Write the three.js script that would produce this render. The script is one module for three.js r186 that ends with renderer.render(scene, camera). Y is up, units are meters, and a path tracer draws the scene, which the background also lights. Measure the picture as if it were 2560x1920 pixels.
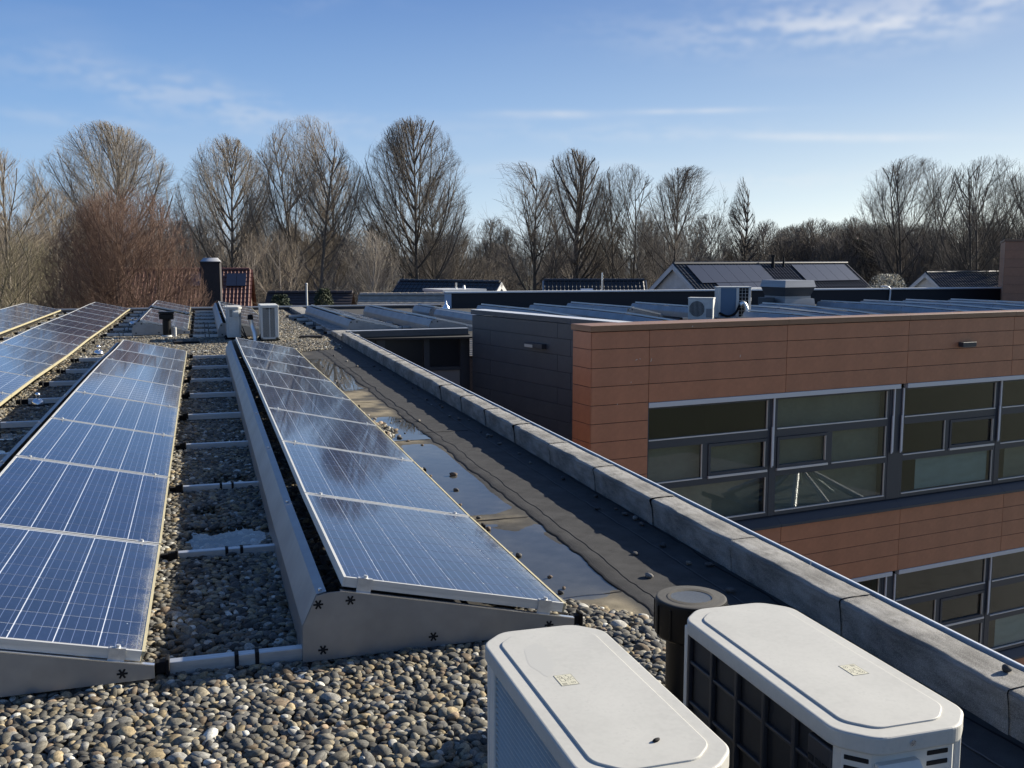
import * as THREE from 'three';
import { mergeGeometries } from 'three/addons/utils/BufferGeometryUtils.js';
import { RoundedBoxGeometry } from 'three/addons/geometries/RoundedBoxGeometry.js';

// ---------------------------------------------------------------- camera, sky, sun, exposure
const scene = new THREE.Scene();
const EYE = new THREE.Vector3(0, 1.64, 0);
const camera = new THREE.PerspectiveCamera(41.4, 4 / 3, 0.05, 900);
camera.position.copy(EYE);
{ // the rows of panels run along -z; the lens looks 16.93 degrees right of them and 7.1 degrees down
  const yaw = THREE.MathUtils.degToRad(16.93), pitch = THREE.MathUtils.degToRad(-7.1);
  camera.lookAt(EYE.x + Math.sin(yaw) * Math.cos(pitch), EYE.y + Math.sin(pitch), EYE.z - Math.cos(yaw) * Math.cos(pitch));
}
const renderer = new THREE.WebGLRenderer({ antialias: true });
renderer.toneMapping = THREE.LinearToneMapping;
renderer.toneMappingExposure = 2.25;
renderer.shadowMap.enabled = true;
renderer.setSize(1024, 768);

const SUN_DIR = new THREE.Vector3(1, 0.45, -0.18).normalize();
const sun = new THREE.DirectionalLight(new THREE.Color(1.0, 0.92, 0.79), 5.0);
sun.position.copy(SUN_DIR).multiplyScalar(120).add(new THREE.Vector3(8, 0, -30));
sun.target.position.set(8, 0, -30);
sun.castShadow = true;
sun.shadow.mapSize.set(4096, 4096);
sun.shadow.radius = 1;
Object.assign(sun.shadow.camera, { left: -75, right: 75, top: 60, bottom: -60, near: 1, far: 320 });
scene.add(sun, sun.target);

// ---------------------------------------------------------------- small maths
function rngOf(seed) { let a = seed >>> 0; return () => { a = (a + 0x6d2b79f5) | 0; let t = Math.imul(a ^ (a >>> 15), 1 | a); t = (t + Math.imul(t ^ (t >>> 7), 61 | t)) ^ t; return ((t ^ (t >>> 14)) >>> 0) / 4294967296; }; }
const R0 = rngOf(20240218);
const mix = (a, b, t) => a + (b - a) * t;
const clamp = (x, a = 0, b = 1) => Math.max(a, Math.min(b, x));
const smooth = (a, b, x) => { const t = clamp((x - a) / (b - a)); return t * t * (3 - 2 * t); };
const rad = THREE.MathUtils.degToRad;
function hash2(ix, iy, s = 0) { let h = Math.imul(ix, 374761393) ^ Math.imul(iy, 668265263) ^ Math.imul(s + 11, 2147483647 - 58); h = Math.imul(h ^ (h >>> 13), 1274126177); h ^= h >>> 16; return (h >>> 0) / 4294967296; }
function vnoise(x, y, s = 0, wx = 0, wy = 0) {
  const ix = Math.floor(x), iy = Math.floor(y), fx = x - ix, fy = y - iy, u = fx * fx * (3 - 2 * fx), v = fy * fy * (3 - 2 * fy);
  const m = (k, w) => (w ? ((k % w) + w) % w : k);
  const a = hash2(m(ix, wx), m(iy, wy), s), b = hash2(m(ix + 1, wx), m(iy, wy), s), c = hash2(m(ix, wx), m(iy + 1, wy), s), d = hash2(m(ix + 1, wx), m(iy + 1, wy), s);
  return mix(mix(a, b, u), mix(c, d, u), v);
}
function fbm(x, y, oct = 4, s = 0, wx = 0, wy = 0) { let a = 0.5, r = 0, t = 0; for (let i = 0; i < oct; i++) { r += a * vnoise(x, y, s + i * 17, wx, wy); t += a; a *= 0.5; x *= 2; y *= 2; wx *= 2; wy *= 2; } return r / t; }

// ---------------------------------------------------------------- the sky: clear winter air with thin cirrus, whiter towards the sun
{
  const AIR = 1 / 2.25, W = 2048, H = 1024, data = new Float32Array(W * H * 4);
  const stops = [[-90, 0.16, 0.17, 0.18], [-4, 0.30, 0.36, 0.42], [0, 0.50, 0.65, 0.83], [3, 0.38, 0.575, 0.82], [8, 0.225, 0.42, 0.745], [14, 0.112, 0.262, 0.60], [30, 0.070, 0.175, 0.44], [60, 0.050, 0.13, 0.35], [90, 0.045, 0.115, 0.32]];
  const base = (el, o) => { let i = 0; while (i < stops.length - 2 && el > stops[i + 1][0]) i++; const a = stops[i], b = stops[i + 1], t = clamp((el - a[0]) / (b[0] - a[0])); for (let k = 0; k < 3; k++) o[k] = mix(a[k + 1], b[k + 1], t); };
  // long thin streaks of cirrus: [azimuth, elevation, half length, half width, slope, strength], degrees, azimuth from -z to the right
  const streaks = [[0.5, 8.1, 9, 1.0, -0.15, 0.28], [-6, 7.0, 6, 0.35, -0.03, 0.16], [18.5, 7.75, 3.2, 0.16, -0.02, 0.55], [26.5, 7.8, 4.2, 0.10, -0.01, 0.50], [34.5, 6.25, 5.5, 0.16, -0.045, 0.60], [19, 5.0, 6, 0.28, 0.02, 0.22], [23, 6.8, 8, 0.5, -0.02, 0.16], [29, 4.2, 8, 0.5, 0, 0.2], [36, 12.4, 9.5, 1.1, 0.02, 0.50], [31, 13.8, 5, 0.45, -0.05, 0.35], [41, 13.1, 5, 0.5, -0.08, 0.45], [37, 11.7, 5, 0.22, -0.05, 0.32], [9, 14.6, 3.5, 0.9, 0.25, 0.16], [-48, 20, 14, 1.3, 0.06, 0.3], [75, 18, 16, 1.6, -0.06, 0.35], [130, 22, 22, 1.6, 0.05, 0.35], [-110, 20, 20, 1.4, -0.04, 0.3], [180, 14, 18, 1.0, 0.03, 0.3], [20, 30, 20, 2.2, 0.08, 0.3]];
  const c = [0, 0, 0];
  for (let j = 0; j < H; j++) {
    const el = ((j + 0.5) / H - 0.5) * 180, ce = Math.cos(rad(el)), y = Math.sin(rad(el));
    for (let i = 0; i < W; i++) {
      const phi = ((i + 0.5) / W - 0.5) * 2 * Math.PI, x = ce * Math.cos(phi), z = ce * Math.sin(phi);
      base(el, c);
      if (el > -6) {
        const g = Math.acos(clamp(x * SUN_DIR.x + y * SUN_DIR.y + z * SUN_DIR.z, -1, 1)) * 57.29578;
        const near = Math.exp(-g * g / (2 * 15 * 15)), wide = Math.exp(-g * g / (2 * 36 * 36)), low = Math.exp(-Math.max(el, 0) / 5.5);
        const h = wide * (0.11 + 1.45 * low), q = near * 0.42;
        c[0] += h * 1.0 + q; c[1] += h * 0.84 + q * 0.95; c[2] += h * 0.36 + q * 0.82;
        let az = Math.atan2(x, -z) * 57.29578, cl = 0;
        const feather = fbm(az * 0.5 + el * 0.25, el * 2.6 - az * 0.12, 5, 3), fine = fbm(az * 1.1 - el * 1.6, el * 8 + az * 1.3, 5, 41);
        for (const [a0, e0, la, le, sl, st] of streaks) {
          let da = az - a0; if (da > 180) da -= 360; if (da < -180) da += 360;
          if (Math.abs(da) > la * 2.2) continue;
          const de = el - e0 - sl * da - (vnoise(az * 0.35, a0, 9) - 0.5) * le * 1.2, u = (da / la) ** 2 + (de / le) ** 2;
          if (u < 6) cl += st * Math.exp(-u) * (le < 0.3 ? 0.5 + 0.5 * smooth(0.3, 0.7, feather) : smooth(0.36, 0.64, feather * 0.5 + fine * 0.5));
        }
        cl += 0.05 * smooth(0.55, 0.85, fbm(az * 0.09, el * 0.55 + az * 0.02, 5, 77)) * smooth(1, 6, el) * smooth(80, 30, el);
        cl = clamp(cl, 0, 0.85);
        const lit = 0.78 + 0.25 * wide;
        c[0] = mix(c[0], lit, cl); c[1] = mix(c[1], lit * 1.01, cl); c[2] = mix(c[2], lit * 1.03, cl);
      }
      const k = (j * W + i) * 4; data[k] = c[0] * AIR; data[k + 1] = c[1] * AIR; data[k + 2] = c[2] * AIR; data[k + 3] = 1;
    }
  }
  const t = new THREE.DataTexture(data, W, H, THREE.RGBAFormat, THREE.FloatType);
  t.mapping = THREE.EquirectangularReflectionMapping; t.magFilter = THREE.LinearFilter; t.minFilter = THREE.LinearFilter; t.wrapS = THREE.RepeatWrapping; t.needsUpdate = true;
  scene.background = t; scene.environment = t;
}
console.log('sky done');

// ---------------------------------------------------------------- helpers for things and parts
const used = new Map();
function numbered(n) { const k = used.get(n) || 0; used.set(n, k + 1); return k ? `${n}_${String(k).padStart(3, '0')}` : n; }
const shade = (o) => { o.castShadow = o.receiveShadow = true; return o; };
function tag(o, label, category, group, kind) { if (label) o.userData.label = label; if (category) o.userData.category = category; if (group) o.userData.group = group; if (kind) o.userData.kind = kind; return o; }
function thing(name, label, category, group, pos, ry = 0) { const g = new THREE.Group(); g.name = numbered(name); if (pos) g.position.set(...pos); g.rotation.y = ry; scene.add(g); return tag(g, label, category, group); }
function solid(name, geo, mat, label, category, group, kind) { const m = shade(new THREE.Mesh(geo, mat)); m.name = numbered(name); scene.add(m); return tag(m, label, category, group, kind); }
function part(parent, name, geo, mat, label) { const m = shade(new THREE.Mesh(geo, mat)); m.name = name; parent.add(m); if (label) m.userData.label = label; return m; }
function sub(parent, name) { const g = new THREE.Group(); g.name = name; parent.add(g); return g; }
// uv in metres from the direction each face points
function metric(g, s = 1) {
  if (g.index) g = g.toNonIndexed();
  const p = g.attributes.position, n = g.attributes.normal, uv = new Float32Array(p.count * 2);
  for (let i = 0; i < p.count; i++) {
    const ax = Math.abs(n.getX(i)), ay = Math.abs(n.getY(i)), az = Math.abs(n.getZ(i));
    let u, v; if (ay >= ax && ay >= az) { u = p.getX(i); v = p.getZ(i); } else if (ax >= az) { u = p.getZ(i); v = p.getY(i); } else { u = p.getX(i); v = p.getY(i); }
    uv[2 * i] = u * s; uv[2 * i + 1] = v * s;
  }
  g.setAttribute('uv', new THREE.BufferAttribute(uv, 2)); return g;
}
const box = (x0, x1, y0, y1, z0, z1) => new THREE.BoxGeometry(x1 - x0, y1 - y0, z1 - z0).translate((x0 + x1) / 2, (y0 + y1) / 2, (z0 + z1) / 2);
const rbox = (x0, x1, y0, y1, z0, z1, r = 0.006, seg = 2) => new RoundedBoxGeometry(x1 - x0, y1 - y0, z1 - z0, seg, r).translate((x0 + x1) / 2, (y0 + y1) / 2, (z0 + z1) / 2);
const cyl = (r0, r1, h, n = 24, x = 0, y = 0, z = 0) => new THREE.CylinderGeometry(r1, r0, h, n).translate(x, y + h / 2, z);
const tube = (pts, r, n = 24, k = 8) => new THREE.TubeGeometry(new THREE.CatmullRomCurve3(pts.map((p) => new THREE.Vector3(...p))), n, r, k);
const merge = (list) => mergeGeometries(list.map((g) => { const h = g.index ? g.toNonIndexed() : g; for (const k of Object.keys(h.attributes)) if (!['position', 'normal', 'uv'].includes(k)) h.deleteAttribute(k); return h; }));
function polyPrism(pts, depth) { const s = new THREE.Shape(pts.map((p) => new THREE.Vector2(...p))); return new THREE.ExtrudeGeometry(s, { depth, bevelEnabled: false }); }
const ord = ['first', 'second', 'third', 'fourth', 'fifth', 'sixth', 'seventh', 'eighth', 'ninth', 'tenth', 'eleventh', 'twelfth', 'thirteenth', 'fourteenth', 'fifteenth', 'sixteenth', 'seventeenth', 'eighteenth'];

// ---------------------------------------------------------------- textures and materials
function dataTex(n, fn, srgb = true, m = n) {
  const d = new Uint8Array(n * m * 4), o = [0, 0, 0];
  for (let j = 0; j < m; j++) for (let i = 0; i < n; i++) { fn(i / n, j / m, o); const k = (j * n + i) * 4; for (let c = 0; c < 3; c++) d[k + c] = clamp(o[c]) * 255; d[k + 3] = 255; }
  const t = new THREE.DataTexture(d, n, m); t.wrapS = t.wrapT = THREE.RepeatWrapping; t.magFilter = THREE.LinearFilter; t.minFilter = THREE.LinearMipmapLinearFilter; t.generateMipmaps = true;
  if (srgb) t.colorSpace = THREE.SRGBColorSpace; t.needsUpdate = true; return t;
}
const rep = (t, a, b = a) => { const c = t.clone(); c.repeat.set(a, b); c.needsUpdate = true; return c; };
const std = (o) => new THREE.MeshStandardMaterial(o);
const phys = (o) => new THREE.MeshPhysicalMaterial(o);
const lin = (r, g, b) => new THREE.Color().setRGB(r, g, b);
const grit = dataTex(512, (u, v, o) => { const f = fbm(u * 6, v * 6, 4, 5, 6, 6), n = hash2(Math.floor(u * 512), Math.floor(v * 512), 3), h = 0.86 + 0.20 * (f - 0.5) + 0.26 * (n - 0.5); o[0] = o[1] = o[2] = h; });
const gritBump = dataTex(512, (u, v, o) => { const n = vnoise(u * 256, v * 256, 8, 256, 256) * 0.6 + vnoise(u * 128, v * 128, 9, 128, 128) * 0.4; o[0] = o[1] = o[2] = n; }, false);
const cloudy = dataTex(256, (u, v, o) => { const f = fbm(u * 4, v * 4, 5, 15, 4, 4), g = fbm(u * 24, v * 24, 3, 25, 24, 24); o[0] = o[1] = o[2] = 0.93 + 0.10 * (f - 0.5) + 0.07 * (g - 0.5); });
const smudge = dataTex(256, (u, v, o) => { const f = fbm(u * 4, v * 4, 5, 35, 4, 4), g = fbm(u * 20, v * 20, 3, 45, 20, 20); o[0] = o[1] = o[2] = clamp(0.55 + 0.5 * (f - 0.5) + 0.25 * (g - 0.5)); }, false);
const slateMap = dataTex(1024, (u, v, o) => { const a = fbm(u * 5, v * 5, 5, 101, 5, 5), b = fbm(u * 40, v * 14, 3, 103, 40, 14), n = hash2(Math.floor(u * 512), Math.floor(v * 512), 5), fleck = n > 0.985 ? 0.22 : 0; const h = 0.84 + 0.42 * (a - 0.5) + 0.22 * (b - 0.5) + 0.30 * (n - 0.5) + fleck - 0.22 * smooth(0.62, 0.74, fbm(u * 3 + 4, v * 3, 4, 107, 3, 3)); o[0] = h; o[1] = h * 0.995; o[2] = h * 0.98; });
const M = {
  alu: std({ color: lin(0.72, 0.73, 0.73), metalness: 0.85, roughness: 0.5, roughnessMap: smudge }),
  frame: std({ color: lin(0.66, 0.66, 0.63), metalness: 0.55, roughness: 0.55, map: cloudy }),
  lichen: std({ color: lin(0.50, 0.45, 0.29), metalness: 0.15, roughness: 0.8, map: rep(grit, 2) }),
  zinc: std({ color: lin(0.34, 0.35, 0.36), metalness: 0.75, roughness: 0.48, map: cloudy }),
  rail: std({ color: lin(0.62, 0.63, 0.63), metalness: 0.7, roughness: 0.45, map: cloudy }),
  black: phys({ color: lin(0.004, 0.004, 0.0045), roughness: 0.4, specularIntensity: 0.5 }),
  dusty: std({ color: lin(0.085, 0.082, 0.075), roughness: 0.85, map: rep(grit, 6) }),
  rubber: phys({ color: lin(0.008, 0.008, 0.009), roughness: 0.75, specularIntensity: 0.4 }),
  hole: std({ color: lin(0.006, 0.006, 0.007), roughness: 0.95 }),
  bitumen: std({ color: lin(0.06, 0.06, 0.062), roughness: 0.78, map: rep(grit, 2.5), bumpMap: rep(gritBump, 5), bumpScale: 0.0012 }),
  slate: phys({ color: lin(0.40, 0.392, 0.372), roughness: 0.95, specularIntensity: 0.3, map: slateMap, bumpMap: rep(gritBump, 5), bumpScale: 0.002 }),
  deck: std({ color: lin(0.03, 0.03, 0.03), roughness: 0.9, map: rep(grit, 1.3) }),
  white: std({ color: lin(0.60, 0.60, 0.565), roughness: 0.5, map: rep(cloudy, 2) }),
  whiteOld: std({ color: lin(0.60, 0.60, 0.56), roughness: 0.6, map: rep(cloudy, 2) }),
  whiteLid: std({ color: lin(0.485, 0.48, 0.45), roughness: 0.55, map: dataTex(512, (u, v, o) => { const f = fbm(u * 5, v * 5, 5, 61, 5, 5), g = fbm(u * 60, v * 60, 3, 71, 60, 60); let h = 0.94 + 0.07 * (f - 0.5) + 0.05 * (g - 0.5) - 0.05 * smooth(0.6, 0.85, g) * smooth(0.4, 0.7, f); o[0] = h; o[1] = h * 0.998; o[2] = h * 0.985; }) }),
  coil: std({ color: lin(0.035, 0.039, 0.046), roughness: 0.6, metalness: 0.3, map: rep(cloudy, 3) }),
  guard: std({ color: lin(0.03, 0.033, 0.04), roughness: 0.5 }),
  orange: std({ color: lin(0.44, 0.185, 0.092), roughness: 0.42, map: cloudy }),
  orange2: std({ color: lin(0.42, 0.18, 0.092), roughness: 0.42, map: rep(cloudy, 1.3) }),
  cap: std({ color: lin(0.25, 0.135, 0.07), roughness: 0.45, map: cloudy }),
  joint: std({ color: lin(0.03, 0.018, 0.014), roughness: 0.9 }),
  grey: std({ color: lin(0.060, 0.070, 0.080), roughness: 0.5, map: cloudy }),
  grey2: std({ color: lin(0.056, 0.066, 0.077), roughness: 0.5, map: rep(cloudy, 1.3) }),
  navy: std({ color: lin(0.034, 0.043, 0.055), roughness: 0.4 }),
  navyPanel: phys({ color: lin(0.006, 0.009, 0.015), roughness: 0.3 }),
  greyPanel: std({ color: lin(0.19, 0.20, 0.20), roughness: 0.5 }),
  bead: std({ color: lin(0.55, 0.56, 0.56), roughness: 0.4, metalness: 0.4 }),
  beadWarm: std({ color: lin(0.42, 0.41, 0.36), roughness: 0.5 }),
  blind: std({ color: lin(0.50, 0.53, 0.57), roughness: 0.45, metalness: 0.35 }),
  glass: phys({ color: lin(0.80, 0.84, 0.82), roughness: 0.015, transmission: 1, thickness: 0, ior: 1.52 }),
  screen: std({ color: lin(0.30, 0.30, 0.25), roughness: 0.9, map: rep(cloudy, 2) }),
  board: std({ color: lin(0.34, 0.45, 0.46), roughness: 0.6, map: rep(cloudy, 2) }),
  room: std({ color: lin(0.20, 0.19, 0.17), roughness: 0.9 }),
  roomFloor: std({ color: lin(0.08, 0.075, 0.07), roughness: 0.7 }),
  wallDark: std({ color: lin(0.012, 0.013, 0.017), roughness: 0.7 }),
  strip: std({ color: lin(0.75, 0.76, 0.76), roughness: 0.35, metalness: 0.35 }),
  trimWhite: std({ color: lin(0.62, 0.63, 0.63), roughness: 0.4, metalness: 0.3 }),
  brickDark: std({ color: lin(0.045, 0.040, 0.042), roughness: 0.9, map: rep(grit, 3) }),
  houseWhite: std({ color: lin(0.62, 0.62, 0.60), roughness: 0.8, map: cloudy }),
  houseBrick: std({ color: lin(0.16, 0.10, 0.075), roughness: 0.9, map: rep(grit, 2) }),
  tileRed: std({ color: lin(0.17, 0.062, 0.042), roughness: 0.55, map: rep(grit, 1.2) }),
  tileDark: std({ color: lin(0.030, 0.032, 0.036), roughness: 0.38, map: rep(grit, 1.2) }),
  tileGrey: std({ color: lin(0.46, 0.41, 0.34), roughness: 0.8, map: rep(grit, 1.2) }),
  tileBrown: std({ color: lin(0.055, 0.042, 0.040), roughness: 0.7, map: rep(grit, 1.2) }),
  pvHouse: phys({ color: lin(0.012, 0.013, 0.022), roughness: 0.3, clearcoat: 1, clearcoatRoughness: 0.05 }),
  water: phys({ color: lin(0.93, 0.95, 0.95), roughness: 0.0, transmission: 1, thickness: 0, ior: 1.33 }),
  silver: std({ color: lin(0.80, 0.80, 0.79), metalness: 0.95, roughness: 0.2 }),
  foil: std({ color: lin(0.74, 0.74, 0.73), metalness: 0.8, roughness: 0.35 }),
  grass: std({ color: lin(0.055, 0.065, 0.03), roughness: 1, map: rep(grit, 0.6) }),
  paving: std({ color: lin(0.17, 0.165, 0.155), roughness: 0.9, map: rep(grit, 1) }),
};
// ---------------------------------------------------------------- ground and the building underfoot
const GROUND = -7.6;
{
  const g = new THREE.PlaneGeometry(700, 700, 40, 40).rotateX(-Math.PI / 2).translate(20, GROUND, -150);
  const m = shade(new THREE.Mesh(metric(g, 0.25), M.grass)); m.name = 'ground'; scene.add(m); tag(m, 'dull green winter ground around the buildings', 'ground', null, 'structure');
  const c = shade(new THREE.Mesh(metric(box(2.9, 30, GROUND + 0.004, GROUND + 0.03, -21, 6), 0.5), M.paving)); c.name = 'courtyard_paving'; scene.add(c); tag(c, 'grey paving in the courtyard between the wings', 'paving', null, 'structure');
}
const body = thing('main_building', 'building whose flat gravel roof fills the foreground', 'building');
part(body, 'wall', metric(box(-14, 2.82, GROUND, -0.075, -33.3, 4), 1), M.houseBrick);
const deck = shade(new THREE.Mesh(metric(box(-14, 2.8, -0.07, -0.058, -33.28, 3.98), 1), M.deck)); deck.name = 'roof_deck'; scene.add(deck);
tag(deck, 'dark bitumen roof deck under the gravel', 'roof', null, 'structure');

// height of the bare membrane strip beside the parapet and where its puddles stand
const WATER = -0.0400;
const poolAt = (x, z) => {
  const n = (fbm(x * 2.2 + 5, z * 0.9, 4, 91) - 0.5), e = z + n * 0.5 + (fbm(x * 5, z * 3, 3, 99) - 0.5) * 0.3;
  const span = (a, b, s = 0.12) => smooth(a - s, a + s, e) * smooth(b + s, b - s, e);
  let w = Math.max(span(-5.95, -4.62), span(-8.85, -6.35), span(-10.45, -9.2), span(-17.2, -13.0, 0.2));
  const edge = 1.95 + n * 0.22;
  return w * smooth(edge + 0.05, edge - 0.07, x);
};
const sheetHeight = (x, z) => -0.0395 - 0.0075 * poolAt(x, z) + 0.0016 * (fbm(x * 6, z * 6, 3, 12) - 0.5) + 0.0012 * (fbm(x * 1.5, z * 1.5, 2, 14) - 0.5);
function sheet(x0, x1, z0, z1, lift, wavy, silt) {
  const nx = Math.max(2, Math.round((x1 - x0) / 0.035)), nz = Math.max(2, Math.round(Math.abs(z1 - z0) / 0.035)), pos = [], col = [], uv = [], idx = [];
  for (let j = 0; j <= nz; j++) for (let i = 0; i <= nx; i++) {
    let x = mix(x0, x1, i / nx), z = mix(z0, z1, j / nz);
    if (wavy && i === 0) x += (fbm(z * 3, 7, 4, 51) - 0.5) * 0.07;
    let y = sheetHeight(x, z) + lift; const skirt = (i === 0 && lift > 0) || (j === 0 && lift > 0) ? 0.006 : 0;
    pos.push(x, y - skirt, z); uv.push(x, z);
    let t = 0;
    if (silt) { const dry = smooth(-12.9, -12.6, z + 0.3 * (fbm(x * 3, z * 2, 3, 4) - 0.5)) * smooth(-10.5, -10.8, z), strip = Math.exp(-(((z + 9.15) / 0.16) ** 2)) * 0.9 + Math.exp(-(((z + 6.18) / 0.1) ** 2)) * 0.9 + Math.exp(-(((z + 4.35) / 0.24) ** 2)); t = clamp(dry + strip) * smooth(0.28, 0.62, fbm(x * 4, z * 4, 5, 66)) * smooth(2.0, 1.9, x); t = clamp(t + 0.22 * smooth(0.45, 0.8, fbm(x * 3, z * 2, 4, 68))); }
    const f = 0.85 + 0.35 * (fbm(x * 7, z * 7, 3, 31) - 0.5);
    col.push(mix(0.090, 0.42, t) * f, mix(0.089, 0.36, t) * f, mix(0.087, 0.25, t) * f);
  }
  const w = nx + 1; for (let j = 0; j < nz; j++) for (let i = 0; i < nx; i++) { const a = j * w + i; idx.push(a, a + 1, a + w, a + 1, a + w + 1, a + w); }
  const g = new THREE.BufferGeometry(); g.setAttribute('position', new THREE.Float32BufferAttribute(pos, 3)); g.setAttribute('color', new THREE.Float32BufferAttribute(col, 3)); g.setAttribute('uv', new THREE.Float32BufferAttribute(uv, 2)); g.setIndex(idx); g.computeVertexNormals();
  return g;
}
M.membrane = phys({ color: lin(0.85, 0.85, 0.85), roughness: 0.82, specularIntensity: 0.3, vertexColors: true, map: rep(grit, 2.5), bumpMap: rep(gritBump, 4), bumpScale: 0.0008 });
{ // lower sheets lie crossways from the panels, upper sheets run along the parapet and lap over them
  const zs = [1.5, -2.6, -4.6, -6.15, -9.12, -10.42, -12.95, -16.1, -19.2, -22.5, -26, -30, -33.2];
  for (let i = 0; i < zs.length - 1; i++) part(deck, 'membrane_sheet', sheet(i > 7 ? 1.9 : 1.2, 2.04, zs[i], zs[i + 1] - 0.03, -0.0004 + 0.0022 * (i % 2), false, true), M.membrane);
  const zu = [1.5, -3.45, -9.46, -15.47, -21.4, -27.4, -33.2];
  for (let i = 0; i < zu.length - 1; i++) part(deck, 'membrane_sheet', sheet(2.0, 2.68, zu[i], zu[i + 1] - 0.05, 0.0055 + 0.002 * (i % 2), true, false), M.membrane);
  const fl = []; for (let k = 0; k < 3; k++) fl.push(sheet(2.47, 2.70, [1.5, -10, -21.6][k], [-10, -21.6, -33.2][k], 0.0105, true, false)); // the foot of the flashing
  fl.forEach((g) => part(deck, 'flashing_foot', g, M.membrane));
}
{ // bitumen squeezed out along the laps: black ragged beads
  const bead = (pts, w, seed) => { const pos = [], idx = [], n = pts.length; pts.forEach(([x, y, z], i) => { const a = pts[Math.max(0, i - 1)], b = pts[Math.min(n - 1, i + 1)], dx = b[0] - a[0], dz = b[2] - a[2], l = Math.hypot(dx, dz) || 1, ww = w * (0.35 + 1.4 * fbm(i * 0.21, seed, 3, 44)); const nx = -dz / l, nz = dx / l; pos.push(x - nx * ww, y, z - nz * ww, x, y + 0.003, z, x + nx * ww, y, z + nz * ww); }); for (let i = 0; i < n - 1; i++) for (let k = 0; k < 2; k++) { const a = i * 3 + k; idx.push(a, a + 3, a + 1, a + 1, a + 3, a + 4); } const g = new THREE.BufferGeometry(); g.setAttribute('position', new THREE.Float32BufferAttribute(pos, 3)); g.setAttribute('uv', new THREE.Float32BufferAttribute(new Float32Array(pos.length / 3 * 2), 2)); g.setIndex(idx); g.computeVertexNormals(); return g; };
  const along = (x0, z0, z1, lift, s, amp, sway = 0.07) => { const P = []; for (let z = z0; z > z1; z -= 0.025) { const x = x0 + (fbm(z * 3, 7, 4, 51) - 0.5) * sway + (fbm(z * 14, s, 2, 52) - 0.5) * amp; P.push([x, sheetHeight(x, z) + lift, z]); } return P; };
  part(deck, 'seam_bead', bead(along(2.0, 1.4, -19, 0.0045, 1, 0.02), 0.0085, 1), M.rubber); part(deck, 'seam_bead', bead(along(2.09, 1.4, -19, 0.0072, 2, 0.012), 0.0035, 2), M.rubber);
  part(deck, 'seam_bead', bead(along(2.47, 1.4, -20, 0.0112, 3, 0.008, 0.03), 0.003, 3), M.bitumen); part(deck, 'seam_bead', bead(along(2.635, 1.4, -20.4, 0.0118, 4, 0.006), 0.005, 4), M.rubber);
  for (const [x0, x1, z] of [[1.3, 2.0, -4.6], [1.3, 2.0, -6.15], [1.3, 2.0, -9.12], [1.3, 2.0, -10.42], [1.5, 2.0, -11.7], [1.3, 2.0, -12.95], [1.97, 2.45, -9.46], [1.97, 2.45, -3.45], [1.97, 2.45, -15.47]]) { const P = []; for (let x = x0; x < x1; x += 0.02) P.push([x, sheetHeight(x, z) + (x0 > 1.9 ? 0.0085 : 0.003), z + (fbm(x * 9, z, 2, 55) - 0.5) * 0.02]); part(deck, 'seam_bead', bead(P, 0.006, z), M.rubber); }
}
function pool(name, x0, x1, z0, z1, y, label, round) {
  let g; if (round) { const s = new THREE.Shape(); for (let k = 0; k < 40; k++) { const a = k / 40 * Math.PI * 2, r = 1 + 0.35 * (fbm(Math.cos(a) * 1.5 + x0 * 3, Math.sin(a) * 1.5 + z0, 3, 8) - 0.5); const px = Math.cos(a) * r * (x1 - x0) / 2, pz = Math.sin(a) * r * (z1 - z0) / 2; k ? s.lineTo(px, pz) : s.moveTo(px, pz); } g = new THREE.ShapeGeometry(s).rotateX(-Math.PI / 2).translate((x0 + x1) / 2, y, (z0 + z1) / 2); }
  else g = new THREE.PlaneGeometry(x1 - x0, z1 - z0).rotateX(-Math.PI / 2).translate((x0 + x1) / 2, y, (z0 + z1) / 2);
  return solid('puddle', g, M.water, label, 'puddle', 'rain puddles on the flat roof');
}
pool('', 1.3, 2.0, -6.05, -4.5, WATER, 'shallow rain puddle nearest the black vent on the membrane');
pool('', 1.3, 2.0, -8.95, -6.3, WATER, 'long shallow rain puddle on the membrane beside the second panel');
pool('', 1.3, 2.0, -10.6, -9.1, WATER, 'rain puddle on the membrane beside a heap of pebbles');
pool('', 1.3, 2.05, -17.6, -12.85, WATER, 'far puddle on the membrane mirroring the bare trees');

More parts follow.
